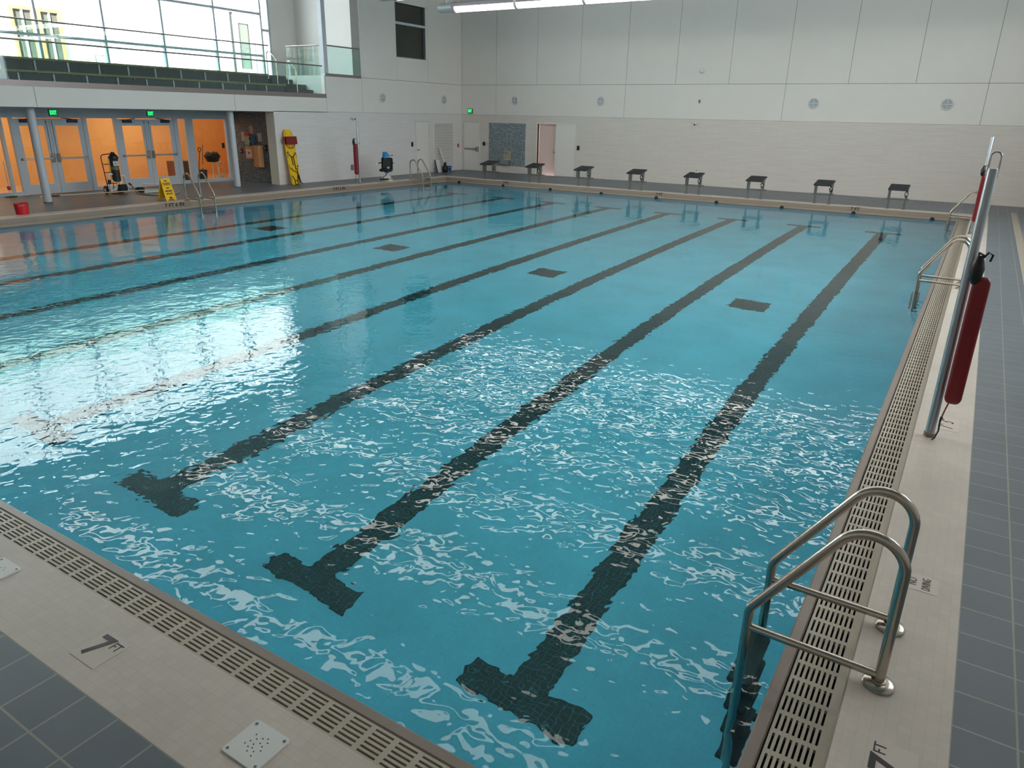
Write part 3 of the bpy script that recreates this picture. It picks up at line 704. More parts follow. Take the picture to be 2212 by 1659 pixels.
plate('sensor_box', 'small grey sensor box in the middle of the end wall between vents', 'sensor', fY(-9.37, 3.26), .07, .12, .03, 'case', MGREY)
def dome(lab, M4, name='wall_detector'):
    r = thing(name, lab, 'detector'); r.matrix_world = M4
    b = MB(); b.lathe([(.09, 0), (.09, .03), (.085, .04)], seg=20); b.build('base', WHITE, r, True)
    b = MB(); b.lathe([(.08, .04), (.07, .075), (.045, .10), (.01, .11)], seg=20); b.build('dome', WHITE, r, True)
dome('white dome detector high in the middle of the end wall', fY(-9.37, 4.33))
def camera_unit(lab, M4):
    r = thing('security_camera', lab, 'camera', group='white security cameras'); r.matrix_world = M4
    b = MB(); b.lathe([(.06, 0), (.06, .02)], seg=16); b.tube([(0, 0, .02), (0, -.0, .09)], .018, 8); b.build('bracket', WHITE, r)
    b = MB(); b.bbox(-.04, .04, -.04, .04, .06, .19, .012, 0, T3((0, 0, .0), rx=.25)); b.build('housing', WHITE, r)
    b = MB(); b.lathe([(.03, .19), (.028, .20)], seg=16, T=T3((0, 0, 0), rx=.25)); b.build('lens', BLACK, r)
camera_unit('white security camera low in the middle of the end wall', fY(-9.41, 2.47))
camera_unit('white security camera on the left wall above the rescue tube pole', fX(19.85, 2.43))

# louvred panel on the left wall
r = thing('louvre_panel', 'tall white louvred panel on the left wall near the corner', 'louvre', (XL, 25.63, .36))
b = MB(); b.box(0, .006, -.70, .70, 0, 1.88); b.build('backing', M('louvre_gap', (120, 116, 132), .7), r)
b = MB(); b.box(0, .035, -.74, -.70, -.03, 1.91); b.box(0, .035, .70, .74, -.03, 1.91); b.box(0, .035, -.7, .7, 1.88, 1.91); b.box(0, .035, -.7, .7, -.03, 0); b.build('frame', WALLW, r)
for i in range(28):
    z = .02+i*.0668; b = MB(); b.box(0, .058, -.70, .70, -.004, .004, 0, T3((.004, 0, z+.046), ry=.95)); b.build('slat', WALLW, r)

# things leaning in the corner by the louvre
r = thing('white_board', 'white board leaning on the louvred panel, with a dark edge', 'board', (XL+.30, 24.93, H), 0)
Tb = T3((0, 0, 0), 0, math.radians(-15)); b = MB(); b.bbox(-.012, .012, -.13, .17, 0, .52, .004, 0, Tb); b.build('sheet', WHITE, r)
b = MB(); b.box(-.02, .02, -.16, -.13, .0, .55, 0, Tb); b.build('dark_edge', DGREY, r)
r = thing('black_bag', 'black tied bag on the deck in front of the louvred panel', 'bag', (XL+.46, 25.13, H))
b = MB(); b.lathe([(.09, 0), (.13, .04), (.145, .13), (.125, .22), (.07, .32), (.04, .37)], seg=16); b.lathe([(.03, .36), (.075, .42), (.02, .43)], seg=10); b.build('sack', BLACK, r, True)
b = MB(); b.lathe([(.042, .352), (.05, .362), (.042, .372)], seg=12); b.build('tie', DGREY, r, True)
r = thing('white_pole', 'white pole leaning on the louvred panel between bag and blue bucket', 'pole', (XL+.385, 25.44, H))
b = MB(); b.tube([(0, 0, 0), (-.28, -.26, 1.02)], .034, 10); b.build('shaft', WHITE, r, True)
b = MB(); b.tube([(.0, 0, 0), (-.012, -.011, .045)], .042, 10); b.build('tip', LGREY, r, True)
def bucket(name, lab, loc, mat, r0, r1, h, hm):
    r = thing(name, lab, 'bucket', loc)
    b = MB(); b.lathe([(r0, 0), (r1, h-.02), (r1+.012, h-.02), (r1+.012, h), (r1-.006, h), (r0-.01, .012), (.001, .012)], seg=28); b.build('body', mat, r, True)
    b = MB(); a = [(r1*1.04*math.cos(t), r1*1.04*math.sin(t)*.35-.0, h-.03-r1*.55*math.sin(t)*.4) for t in [PI*k/10 for k in range(11)]]; b.tube([(x, -abs(y)-.9*r1*math.sin(PI*k/10)*.6, z) for k, (x, y, z) in enumerate(a)], .005, 6); b.build('handle', hm, r, True)
bucket('bucket', 'blue bucket in the corner by the louvred panel', (XL+.24, 25.66, H), DBLUE, .13, .16, .24, WHITE)
bucket('bucket', 'red bucket at the left pool edge in front of the left column', (-19.10, 6.90, H), REDP, .135, .155, .26, WHITE)

# ================================================================== pool ladders
LADS = []
def make_ladder(lab, loc, rz):
    r = thing('pool_ladder', lab, 'pool ladder', loc, rz, 'stainless pool ladders')
    for y in (-.24, .24):
        b = MB(); b.tube(round_path([(0, y, 0), (0, y, 1.10), (-.62, y, .175), (-.62, y, -1.45)], [.15, .10], 14), .0243, 18); b.build('rail', STEEL, r, True)
        b = MB(); b.lathe([(.072, 0), (.072, .012), (.062, .022), (.034, .026), (.034, .034), (.025, .036)], (0, y, 0), 32); b.build('flange', STEEL, r, True)
        b = MB(); b.tube([(-.605, y, .062), (-.012, y, .055)], .020, 14); b.build('brace', STEEL, r, True)
        b = MB(); b.lathe([(.030, 0), (.034, .01), (.034, .05), (.026, .06)], seg=18, T=Matrix.Translation((-.60, y, -1.40)) @ Matrix.Rotation(PI/2, 4, 'Y')); b.build('bumper', BLACK, r, True)
    for z in (-.44, -.72, -1.0, -1.28):
        b = MB(); b.bbox(-.68, -.56, -.225, .225, z-.02, z+.02, .012)
        for k in range(7): b.box(-.67+k*.017, -.662+k*.017, -.2, .2, z+.02, z+.024)
        b.build('tread', DGREY, r)
    return r
lad = make_ladder('stainless pool ladder in the right foreground with two tall curved rails', (.452, 1.53, H+.001), 0)
for lab, loc, rz in [('stainless pool ladder midway along the right side, below the near rescue tube pole', (.452, 11.80, H+.001), 0),
                     ('stainless pool ladder in the far right corner beside the last starting block', (.452, 22.05, H+.001), 0),
                     ('stainless pool ladder on the left side just right of the yellow folding sign', (-PW-.452, 11.34, H+.001), PI),
                     ('stainless pool ladder in the far left corner beside the pool lift', (-PW-.452, 21.28, H+.001), PI)]:
    c = copy_tree(lad); c.location = loc; c.rotation_euler = (0, 0, rz); c['label'] = lab

# ================================================================== starting blocks
BL = ['leftmost starting block, in front of the pale exit door', 'second starting block from the left, in front of the speckled tiles', 'third starting block from the left, right of the double doorway',
      'fourth starting block from the left', 'fifth starting block from the left, with a small grey box on its top', 'third starting block from the right end', 'second starting block from the right end', 'rightmost starting block, nearest the far right ladder']
BLEG = M('weathered_steel', (132, 132, 128), .4, .8, var=.06, scale=12)
def make_block():
    r = thing('starting_block', BL[0], 'starting block', (0, 0, 0), 0, 'starting blocks')
    for s in (-1, 1):
        b = MB(); b.bbox(s*.22-.022, s*.22+.022, -.022, .022, .012, .30, .004); b.bbox(s*.22-.05, s*.22+.05, -.05, .05, 0, .014, .004); b.build('leg', BLEG, r)
        b = MB(); b.prism([(-.08, .29), (.10, .29), (.12, .655), (-.10, .60)], s*.235-.03, s*.235+.03, 'X'); b.build('side_plate', BLEG, r)
    b = MB(); b.bbox(-.31, .31, -.05, .27, .275, .305, .006); b.build('foot_step', BLEG, r)
    Tp = T3((0, 0, .64), rx=math.radians(9.5))
    b = MB(); b.bbox(-.27, .27, -.31, .33, -.028, .022, .012, 0, Tp); b.build('platform', DGREY, r)
    b = MB(); b.box(-.25, .25, -.29, .31, .022, .026, 0, Tp); b.build('tread_mat', M('dark_grip_mat', (44, 44, 48), .85, scale=60, var=.3, bump=.4), r)
    return r
b0 = make_block(); ZF = L+.60
b0.location = (LX[7], ZF, H+.001)
blocks = [b0]
for k in range(1, 8):
    c = copy_tree(b0); c.location = (LX[7-k], ZF, H+.001); c['label'] = BL[k]; blocks.append(c)
for k, c in enumerate(blocks):
    g = MB(); g.prism([(.052*math.cos(2*PI*i/20), .085*math.sin(2*PI*i/20)) for i in range(20)], 0, .004, 'Z', 0, frame((.235, -.094, .46), (1, 0, 0), (0, -.13, 1)))
    p = g.build('number_plate', BLACK, c)
    text('numeral', str(k+1), .13, INKW, p, frame((.235, -.099, .46), (1, 0, 0), (0, -.13, 1)), bold=.003)
r = thing('control_box', 'small grey box standing on the fifth starting block', 'box', (LX[3]+.02, ZF+.17, H+.711))
b = MB(); b.bbox(-.06, .06, -.05, .05, 0, .07, .01); b.build('case', LGREY, r)
b = MB(); b.lathe([(.018, .07), (.018, .09), (.01, .095)], seg=12); b.build('knob', MGREY, r)
# lane rope anchors at the far water line
AL = ['leftmost black lane rope anchor at the far water line', 'second lane rope anchor from the left at the far water line', 'third lane rope anchor from the left at the far water line', 'fourth lane rope anchor from the left at the far water line',
      'middle lane rope anchor of the nine at the far water line', 'fourth lane rope anchor from the right at the far water line', 'third lane rope anchor from the right at the far water line', 'second lane rope anchor from the right at the far water line', 'rightmost black lane rope anchor at the far water line']
r0 = thing('rope_anchor', AL[0], 'rope anchor', (0, 0, 0), 0, 'lane rope anchors')
b = MB(); b.lathe([(.062, 0), (.062, .03), (.045, .04), (.045, .012), (.001, .012)], axis='Y', seg=20, T=Matrix.Rotation(0, 4, 'X')); b.build('cup', BLACK, r0, True)
b = MB(); b.tube([(-.045, -.02, 0), (.045, -.02, 0)], .008, 8); b.build('hook_bar', DGREY, r0)
for k in range(9):
    c = r0 if k == 0 else copy_tree(r0); c.location = (-.61-LANE*(8-k), L-.001, .012); c['label'] = AL[k]

# dark inlet openings along the left lip
for k, (y, lab) in enumerate([(8.66, 'dark inlet opening in the left pool lip in front of the left column'), (14.05, 'dark inlet opening in the left pool lip in front of the right column'), (21.9, 'dark inlet opening in the left pool lip beside the far left ladder')]):
    r = thing('lip_inlet', lab, 'inlet', (-PW, y, -.055), 0, 'dark inlets in the left pool lip')
    b = MB(); b.bbox(-.02, .012, -.26, .26, 0, .062, .006); b.build('frame', DGREY, r)
    b = MB()
    for i in range(12): b.box(.011, .018, -.24+i*.043-.012, -.24+i*.043+.012, .008, .054)
    b.build('grille', BLACK, r)

# ================================================================== depth markings
def marker(lab, M4, w, h, parts, plate_m=BAND, d=.002):
    r = thing('depth_marker', lab, 'depth marker'); r.matrix_world = M4
    b = MB(); b.box(-w/2, w/2, -h/2, h/2, 0, d); b.build('tile', plate_m, r)
    for (s, size, px, py, sq, bo) in parts: text('lettering', s, size, INK, r, Matrix.Translation((px, py, d+.0008)), squeeze=sq, bold=bo, ext=.0006)
WT = M('smooth_white_tile', (206, 194, 184), .35, var=.02)
def fmk(lab, x, s, w):
    marker(lab, frame((x, L+TI-.009, .10), (1, 0, 0), (0, 0, 1)), w, .125, [(s, .135, 0, 0, 1.0, .004)], FACE)
fmk('black 7 FT depth marking on the far edge below the second starting block', -15.63, '7 FT', .42)
fmk('black 7 FT depth marking on the far edge between the fourth and fifth starting block', -9.18, '7 FT', .42)
fmk('black 7 FT depth marking on the far edge before the rightmost starting block', -2.76, '7 FT', .42)
def lmk(lab, y, s, w):
    marker(lab, frame((-PW-TI+.009, y, .10), (0, 1, 0), (0, 0, 1)), w, .125, [(s, .135, 0, 0, 1.12, .004)], FACE)
lmk('black 7 FT 6 IN depth marking on the left edge below the yellow folding sign', 10.62, '7 FT 6 IN', 1.0)
lmk('black 7 FT 3 IN depth marking on the left edge beyond the spine board', 17.0, '7 FT 3 IN', 1.0)
lmk('black 7 FT depth marking on the left edge behind the far left ladder', 21.95, '7 FT', .42)
DT = .152
marker('black 7 FT depth tile set in the white band at the near edge', frame((-2.78, -.56, H+.001), (1, 0, 0), (0, 1, 0)), .20, .19, [('7', .20, -.035, 0, 1.0, .004), ('FT', .07, .052, .045, .85, 0)], WT)
marker('black 7 FT depth tile on the white band in the lower right corner', frame((.555, .83, H+.001), (0, 1, 0), (-1, 0, 0)), .22, .19, [('7', .20, -.03, 0, 1.0, .004), ('FT', .07, .058, .045, .85, 0)], WT)
marker('NO DIVING tile on the white band beside the foreground ladder', frame((.56, 2.30, H+.001), (0, 1, 0), (-1, 0, 0)), .17, .17, [('NO', .062, 0, .042, .8, 0), ('DIVING', .062, 0, -.028, .62, 0)], WT)
marker('large black depth figures behind the near pole base', frame((.56, 5.08, H+.001), (0, 1, 0), (-1, 0, 0)), .34, .18, [('7', .17, -.09, 0, .8, -.001), ('FT', .05, -.035, .04, .85, 0), ('3', .17, .045, 0, .8, -.001), ('IN', .05, .1, .04, .85, 0)], WT)
o = MB(); o.box(1.325, 1.475, 6.0, 24.95, H, H+.003); struct(o.build('trim_8', TANS), 'long tan strip along the right deck', 'strip')  # flat tan strip running along the right deck

# white deck plates with screw holes
def deck_plate(lab, x, y, rz):
    r = thing('deck_plate', lab, 'plate', (x, y, H+.001), rz, 'white deck plates at the near edge')
    w, h, c = .105, .095, .02; pts = []
    for (cx_, cy_, a0) in [(w-c, h-c, 0), (-w+c, h-c, 90), (-w+c, -h+c, 180), (w-c, -h+c, 270)]:
        for i in range(6): a = math.radians(a0+i*18); pts.append((cx_+c*math.cos(a), cy_+c*math.sin(a)))
    b = MB(); b.prism(pts, 0, .007); b.build('cover', WHITE, r)
    b = MB()
    for sx_ in (-1, 1):
        for sy in (-1, 1): b.lathe([(.0065, .0068), (.0065, .0085), (.002, .009)], (sx_*.085, sy*.075, 0), 12)
    b.build('screw', MGREY, r, True)
    b = MB()
    for (px, py) in [(-.04, .035), (-.02, .02), (0, .035), (.02, .045), (.035, .03), (.01, .012), (-.035, .0), (-.01, -.005), (.03, .005), (-.02, -.025), (0, -.02), (.02, -.03), (.042, -.012), (-.005, -.042), (.028, -.05), (-.045, -.02)]:
        b.lathe([(.0035, .0069), (.0035, .0074)], (px, py, 0), 10)
    b.build('drain_hole', BLACK, r)
deck_plate('white square deck plate with small holes at the bottom edge, right one of two', -1.69, -.53, math.radians(0))
deck_plate('white square deck plate with small holes cut by the left picture edge', -3.89, -.53, math.radians(0))

# ================================================================== rescue tubes on poles
def pole(lab, x, y, r_, h, bail=False):
    r = thing('rescue_pole', lab, 'pole', (x, y, H+.001), 0, 'rescue tube poles')
    b = MB(); b.lathe([(r_, .01), (r_, h), (r_*.9, h+.012)], seg=24); b.build('shaft', ALU, r, True)
    b = MB(); b.lathe([(r_*1.25, 0), (r_*1.25, .035), (r_*1.02, .04)], seg=24); b.build('base_collar', LIPM, r, True)
    if bail:
        b = MB(); b.tube(round_path([(-.034, 0, h-.06), (-.034, 0, h+.13), (.034, 0, h+.13), (.034, 0, h-.06)], .033, 8), .007, 10); b.build('bail', STEEL, r, True)
    b = MB(); s = 1 if y > 0 else 1; b.tube([(0, 0, h*.655), (.07, 0, h*.655), (.08, 0, h*.68)], .008, 8); b.build('hook', STEEL, r, True)
    return r
def tube_float(lab, x, y, z0, z1, rz, w=.15, d=.10):
    r = thing('rescue_tube', lab, 'rescue tube', (x, y, z0), rz, 'red rescue tubes'); h = z1-z0; b = MB(); n = 22; seg = 28; cap = w*.5
    for i in range(n+1):
        t = i/n
        if t < .3: z = cap*(1-math.cos(t/.3*PI/2)); f = math.sin(t/.3*PI/2)
        elif t > .7: z = h-cap*(1-math.cos((1-t)/.3*PI/2)); f = math.sin((1-t)/.3*PI/2)
        else: z = cap+(h-2*cap)*(t-.3)/.4; f = 1
        f = max(f, .02)
        for k in range(seg):
            a = 2*PI*k/seg; c, s = math.cos(a), math.sin(a); q = 2/3.2
            b.v.append((w/2*(.25+.75*f if f > .02 else .2)*abs(c)**q*(1 if c > 0 else -1), d/2*f*abs(s)**q*(1 if s > 0 else -1), z))
    for i in range(n):
        for k in range(seg): b.f.append((i*seg+k, i*seg+(k+1) % seg, (i+1)*seg+(k+1) % seg, (i+1)*seg+k)); b.m.append(0)
    b.f += [tuple(range(seg-1, -1, -1)), tuple(range(n*seg, (n+1)*seg))]; b.m += [0, 0]
    b.build('float_body', RED, r, True)
    b = MB(); b.lathe([(.02, h-.06), (.042, h-.02), (.05, h+.06), (.036, h+.12), (.02, h+.16)], (-.05, -.02, 0), 12); b.tube([(-.03, -.02, h+.14), (.0, -.03, h+.19), (.03, -.02, h+.17), (.02, -.01, h+.12)], .008, 6); b.tube([(-.06, .01, h+.12), (-.06, -.02, h+.18), (-.02, -.03, h+.16)], .009, 6); b.build('strap_bundle', BLACK, r, True)
    b = MB(); b.tube([(-.02, 0, .01), (-.035, -.01, -.06), (-.045, -.015, -.12)], .012, 8, flat=.5); b.build('red_leash', RED, r, True)
    b = MB(); b.tube([(-.045, -.015, -.12), (-.05, -.02, -.16), (-.045, -.02, -.24), (-.06, -.02, -.31), (-.085, -.01, -.345)], [.018, .012, .011, .010, .009], 8, flat=.6); b.build('black_leash', BLACK, r, True)
    return r
pole('tall aluminium pole with a wire bail on top, right of the pool in the foreground', .445, 4.70, .036, 2.16, True)
pole('tall aluminium pole on the right deck near the far end', .405, 18.85, .036, 2.20)
pole('tall aluminium pole on the left deck between spine board and pool lift', -18.88, 18.34, .034, 2.13)
tube_float('large dark red rescue tube hanging on the near pole at the right', .547, 4.635, .50, 1.55, 0, .125, .08)
tube_float('red rescue tube hanging on the far pole on the right deck', .425, 18.74, .47, 1.57, 0, .11, .08)
tube_float('red rescue tube hanging on the pole by the left wall', -18.885, 18.20, .50, 1.57, math.radians(41), .16)

# ================================================================== pool lift chair (left deck)
r = thing('pool_lift', 'pool lift with a black seat, black footrest and blue cover, on the left deck', 'pool lift', (-18.98, 19.92, H+.001), math.radians(-58))
# local x is the way the seat faces, local y runs to the sitter's left
b = MB(); b.prism([(-.42, -.16), (.02, -.20), (.10, -.08), (.10, .10), (.0, .22), (-.42, .18)], 0, .05, 'Z'); b.prism([(-.36, -.10), (-.08, -.12), (-.02, .0), (-.08, .14), (-.36, .12)], .05, .20, 'Z'); b.build('base', M('beige_lift', (206, 198, 186), .4), r)
b = MB(); b.tube([(-.22, .06, .2), (-.14, .04, .52)], .055, 14); b.tube([(-.28, -.06, .2), (-.16, -.05, .5)], .03, 10); b.build('mast', LGREY, r, True)
b = MB(); b.bbox(-.16, .30, -.23, .23, .39, .45, .025); b.prism([(-.16, .36), (.26, .36), (.40, .44), (.38, .47), (.24, .45), (-.16, .45)], -.20, -.06, 'Y'); b.prism([(-.16, .36), (.26, .36), (.40, .44), (.38, .47), (.24, .45), (-.16, .45)], .06, .20, 'Y'); b.build('seat', BLACK, r)
Tb = T3((-.16, 0, .42), 0, math.radians(-9)); b = MB(); b.bbox(-.04, .04, -.215, .215, .0, .43, .06, 0, Tb); b.build('backrest', BLACK, r)
for sy in (-1, 1):
    b = MB(); b.tube(round_path([(-.20, sy*.235, .66), (.16, sy*.26, .66)], .02), .022, 8); b.tube([(-.20, sy*.235, .66), (-.20, sy*.20, .66)], .02, 8); b.build('armrest', BLACK, r, True)
b = MB(); b.tube([(.14, -.26, .66), (.34, -.28, .66)], .007, 6); b.tube([(.34, -.28, .66), (.42, -.285, .66)], .02, 8); b.build('arm_rod', WHITE, r)
b = MB(); b.tube([(.14, .16, .36), (.34, .06, .20), (.46, .0, .13)], .022, 10); b.tube([(.18, -.14, .36), (.30, -.12, .16), (.40, -.1, .13)], .012, 8); b.build('leg_frame', WHITE, r, True)
b = MB(); b.prism([(.36, -.18), (.62, -.15), (.66, .10), (.40, .16)], .085, .125, 'Z'); b.build('footrest', BLACK, r)
b = MB(); b.tube([(-.24, .19, .62), (-.26, .19, .86), (-.26, .0, .885)], .02, 8); b.build('handle_bar', WHITE, r)
b = MB(); b.lathe([(.14, .58), (.15, .80), (.13, .92), (.07, 1.02), (.02, 1.06)], (-.34, -.06, 0), 18); b.prism([(-.20, .74), (.09, .74), (.08, .92), (-.08, 1.02), (-.17, 1.055)], -.40, -.28, 'X'); b.bbox(-.10, .04, -.08, .10, .31, .355, .02); b.build('blue_cover', BLUE, r, True)
b = MB(); b.tube([(-.26, .12, .92), (-.26, .24, .93)], .011, 6); b.build('control_lever', DGREY, r)

# ================================================================== spine board leaning on the left wall
r = thing('spine_board', 'yellow spine board with black straps and red head block leaning on the left wall', 'spine board', (-20.26, 16.56, H+.002))
# local: board in the y-z plane, leaning back towards -x
TB = T3((0, 0, 0), 0, math.radians(-7.6))
def sb(u, v, d=0): return TB @ Vector((d, u, v))
out = [(-.15, .0), (.15, .0), (.20, .05), (.215, .6), (.225, 1.25), (.215, 1.55), (.17, 1.80), (.12, 1.86), (-.12, 1.86), (-.17, 1.80), (-.215, 1.55), (-.225, 1.25), (-.215, .6), (-.20, .05)]
b = MB(); b.prism(out, -.02, .022, 'X', 0, TB); inn = [(u*.8, .05+v*.95) for u, v in out]; b.prism(inn, .022, .032, 'X', 0, TB); b.build('board', YEL, r)
b = MB()
for s in (-1, 1):
    for z in (.25, .62, 1.0, 1.72):
        q = [(s*(.185 if z < 1.7 else .12)+.016*math.cos(t), z+(.09 if z < 1.7 else .05)*math.sin(t)) for t in [2*PI*i/14 for i in range(14)]]
        b.prism(q, .020, .0335, 'X', 0, TB)
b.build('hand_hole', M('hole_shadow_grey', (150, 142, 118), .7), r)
b = MB(); b.bbox(.03, .14, -.235, -.02, 1.36, 1.62, .02, 0, TB); b.bbox(.03, .14, .02, .235, 1.36, 1.62, .02, 0, TB); b.bbox(.13, .16, -.24, .24, 1.36, 1.62, .012, 0, TB); b.build('head_block', RED, r)
b = MB(); b.tube([sb(-.2, 1.36, .05), sb(-.12, 1.25, .05), sb(0, 1.23, .05), sb(.12, 1.25, .05), sb(.2, 1.36, .05)], .012, 8); b.tube([sb(-.06, 1.36, .05), sb(-.05, 1.25, .045)], .008, 6); b.tube([sb(.06, 1.36, .05), sb(.05, 1.25, .045)], .008, 6); b.tube([sb(-.23, 1.62, .04), sb(-.26, 1.52, .03), sb(-.28, 1.42, .03)], .03, 8); b.build('red_strap', RED, r, True)
b = MB()
BK = M('brown_black_strap', (44, 24, 18), .6)
for pts in [[(-.17, 1.04), (-.06, .95), (-.01, .93)], [(.15, 1.08), (.06, .97), (-.01, .93)], [(-.05, .94), (-.04, .66)], [(.03, .94), (.06, .5)], [(-.17, .58), (-.06, .47), (.10, .41)], [(.12, .56), (.11, .40), (.18, .12), (.24, .0)],
            [(-.15, .30), (-.05, .14), (.07, .14)], [(-.06, .15), (-.07, .02)], [(.05, .15), (.06, .0), (-.04, -.0)], [(.11, .40), (.06, .16)], [(.10, .38), (.14, .02)]]:
    b.tube([sb(u, max(v, .004), .052) for u, v in pts], .015, 6)
b.tube([sb(.02, .012, .06), (.16, -.06, .012), (.15, -.2, .012)], .012, 6)
b.build('black_strap', BK, r, True)
b = MB()
for (u, v) in [(-.17, 1.10), (.16, .62)]: b.lathe([(.025, 0), (.025, .02)], axis='X', T=TB @ Matrix.Translation((.03, u, v)), seg=12)
b.build('strap_pin', BLACK, r)

# ================================================================== yellow folding sign
r = thing('folding_sign', 'yellow folding floor sign with black lettering on the left deck', 'sign', (-19.28, 10.86, H+.001), math.radians(6))
za = .585; lean = .17
def panel(s, name):
    b = MB(); Tn = Matrix(((0, s*lean/za, 0, 0), (1, 0, 0, 0), (0, -1, 0, 0), (0, 0, 0, 1)))
    pts = [(-.15, za), (.15, za), (.175, .0), (.10, .0), (.08, .04), (-.08, .04), (-.10, .0), (-.175, .0)]
    vs = []
    for d in (-.008, .008):
        for (u, v) in pts: vs.append((s*lean*(1-v/za)+d, u, v))
    n = len(pts); fs = [tuple(range(n-1, -1, -1)), tuple(range(n, 2*n))]+[(i, (i+1) % n, n+(i+1) % n, n+i) for i in range(n)]
    b.add(vs, fs); return b.build(name, YELS, r)
fp = panel(1, 'front_panel'); panel(-1, 'rear_panel')
b = MB(); b.tube([(0, -.15, za), (0, .15, za)], .014, 10); b.build('hinge', YELS, r)
def sgm(v, d=.0105): return frame((lean*(1-v/za)+d, 0, v), (0, 1, 0), (-lean, 0, za))
b = MB(); b.box(-.125, .125, -.042, .042, 0, .0012, 0, sgm(.445, .0088)); b.build('heading_band', INK, fp)
b = MB(); b.box(-.118, .118, -.034, .034, 0, .0008, 0, sgm(.445, .0104)); b.build('heading_field', YELS, fp)
text('heading', 'WARNING', .062, INK, fp, sgm(.445, .0118), squeeze=.74, bold=.002)
for s_, v, q in (('NO', .335, 1.0), ('LIFEGUARD', .255, .72), ('ON DUTY', .18, .8)): text('lettering', s_, .062, INK, fp, sgm(v), squeeze=q, bold=.0025)
b = MB(); b.prism([(-.05, .012), (-.02, .02), (.02, .0), (.055, .01), (.05, -.012), (.0, -.02), (-.04, -.012)], 0, .001, 'Z', 0, sgm(.53, .0095)); b.build('pictogram', INK, fp)
b = MB(); b.box(-.045, .045, -.022, .022, 0, .001, 0, sgm(.075, .0095)); b.build('small_print', INK, fp)

# ================================================================== pool vacuum cart
r = thing('pool_vacuum', 'pool vacuum cart with black filter canister on a red hand truck', 'pool vacuum', (-21.80, 10.85, H+.001), 0)
# local y to the right in the photo, x towards the pool
b = MB(); b.tube(round_path([(-.10, -.16, .02), (-.10, -.24, 1.13), (-.10, .12, 1.16), (-.10, .14, .02)], .09, 6), .014, 10)
for z in (.30, .62, .86): b.tube([(-.10, -.19, z), (-.10, .14, z)], .012, 8)
b.tube([(-.10, .0, .05), (-.10, .02, .45)], .012, 8); b.bbox(-.12, .10, -.14, .2, .015, .03, .005); b.build('hand_truck', M('dark_red_paint', (120, 16, 24), .4), r, True)
b = MB(); b.lathe([(.09, .36), (.118, .38), (.118, 1.00), (.145, 1.03), (.14, 1.07), (.075, 1.16), (.05, 1.17), (.05, 1.19), (.065, 1.195), (.06, 1.21), (.01, 1.215)], (.04, .06, 0), 28); b.build('canister', M('charcoal_canister', (44, 40, 44), .35), r, True)
b = MB(); b.lathe([(.1195, .70), (.1195, .80)], (.04, .06, 0), 28); b.build('olive_band', M('olive_label', (120, 112, 84), .5), r, True)
Tlb = Matrix.Translation((.04, .06, 0))
def wrap(b, a0, a1, z0, z1, R_, mi=0, n=8):
    vs = []
    for k in range(n+1):
        a = a0+(a1-a0)*k/n
        for (rr, z) in ((R_, z0), (R_+.0015, z0), (R_+.0015, z1), (R_, z1)): vs.append((.04+rr*math.cos(a), .06+rr*math.sin(a), z))
    fs = []
    for k in range(n):
        for q in range(4): fs.append((k*4+q, k*4+(q+1) % 4, (k+1)*4+(q+1) % 4, (k+1)*4+q))
    fs += [(3, 2, 1, 0), tuple(n*4+q for q in range(4))]; b.add(vs, fs, mi)
b = MB(); wrap(b, -.75, .75, .82, .95, .1182); lbp = b.build('label', WHITE, r)
vs = []; n = 20
for k in range(n):
    t = 2*PI*k/n; a = .42*math.cos(t); vs.append((.04+.1212*math.cos(a), .06+.1212*math.sin(a), .885+.038*math.sin(t)))
b = MB(); b.add(vs, [tuple(range(n))]); b.build('oval_mark', M('label_blue', (40, 96, 190), .4), lbp)
b = MB(); b.tube([(.0, -.075, .42), (.0, -.08, 1.0)], .012, 8); b.build('gauge_tube', M('lime_plastic', (168, 176, 30), .4), r)
PIPEW = M('white_pipe', (222, 220, 212), .35, var=.03)
b = MB(); b.tube(round_path([(.04, -.05, .58), (.04, -.19, .58), (.04, -.17, .10)], .03, 5), .027, 12); b.tube(round_path([(.02, -.17, .10), (.02, .02, .13), (.02, .10, .36)], .04, 5), .026, 12); b.tube(round_path([(.04, .15, .52), (.04, .30, .52), (.06, .36, .06)], .03, 5), .026, 12); b.tube(round_path([(.05, -.13, .38), (.05, .12, .38), (.05, .14, .2)], .03, 5), .022, 10); b.build('pipework', PIPEW, r, True)
b = MB(); b.lathe([(.03, .30), (.05, .32), (.05, .40), (.03, .43)], (.04, -.175, 0), 14); b.tube([(.04, -.175, .36), (.11, -.175, .36)], .016, 8); b.build('valve', M('dark_blue_valve', (34, 46, 74), .4), r, True)
b = MB(); b.bbox(-.03, .14, .06, .30, .05, .27, .02); b.lathe([(.06, .0), (.07, .02), (.07, .10), (.05, .12)], axis='Y', T=Matrix.Translation((.06, .32, .16)), seg=18); b.build('motor', BLACK, r)
for y in (-.27, .23):
    b = MB(); b.lathe([(.03, -.03), (.10, -.03), (.125, -.012), (.125, .012), (.10, .03), (.03, .03)], axis='Y', T=Matrix.Translation((-.13 if y > 0 else -.04, y, .127)), seg=24); w = b.build('wheel', BLACK, r, True)
    b = MB(); b.lathe([(.02, -.036), (.05, -.034), (.05, .034), (.02, .036)], axis='Y', T=Matrix.Translation((-.13 if y > 0 else -.04, y, .127)), seg=16); b.build('hub', LGREY, w, True)
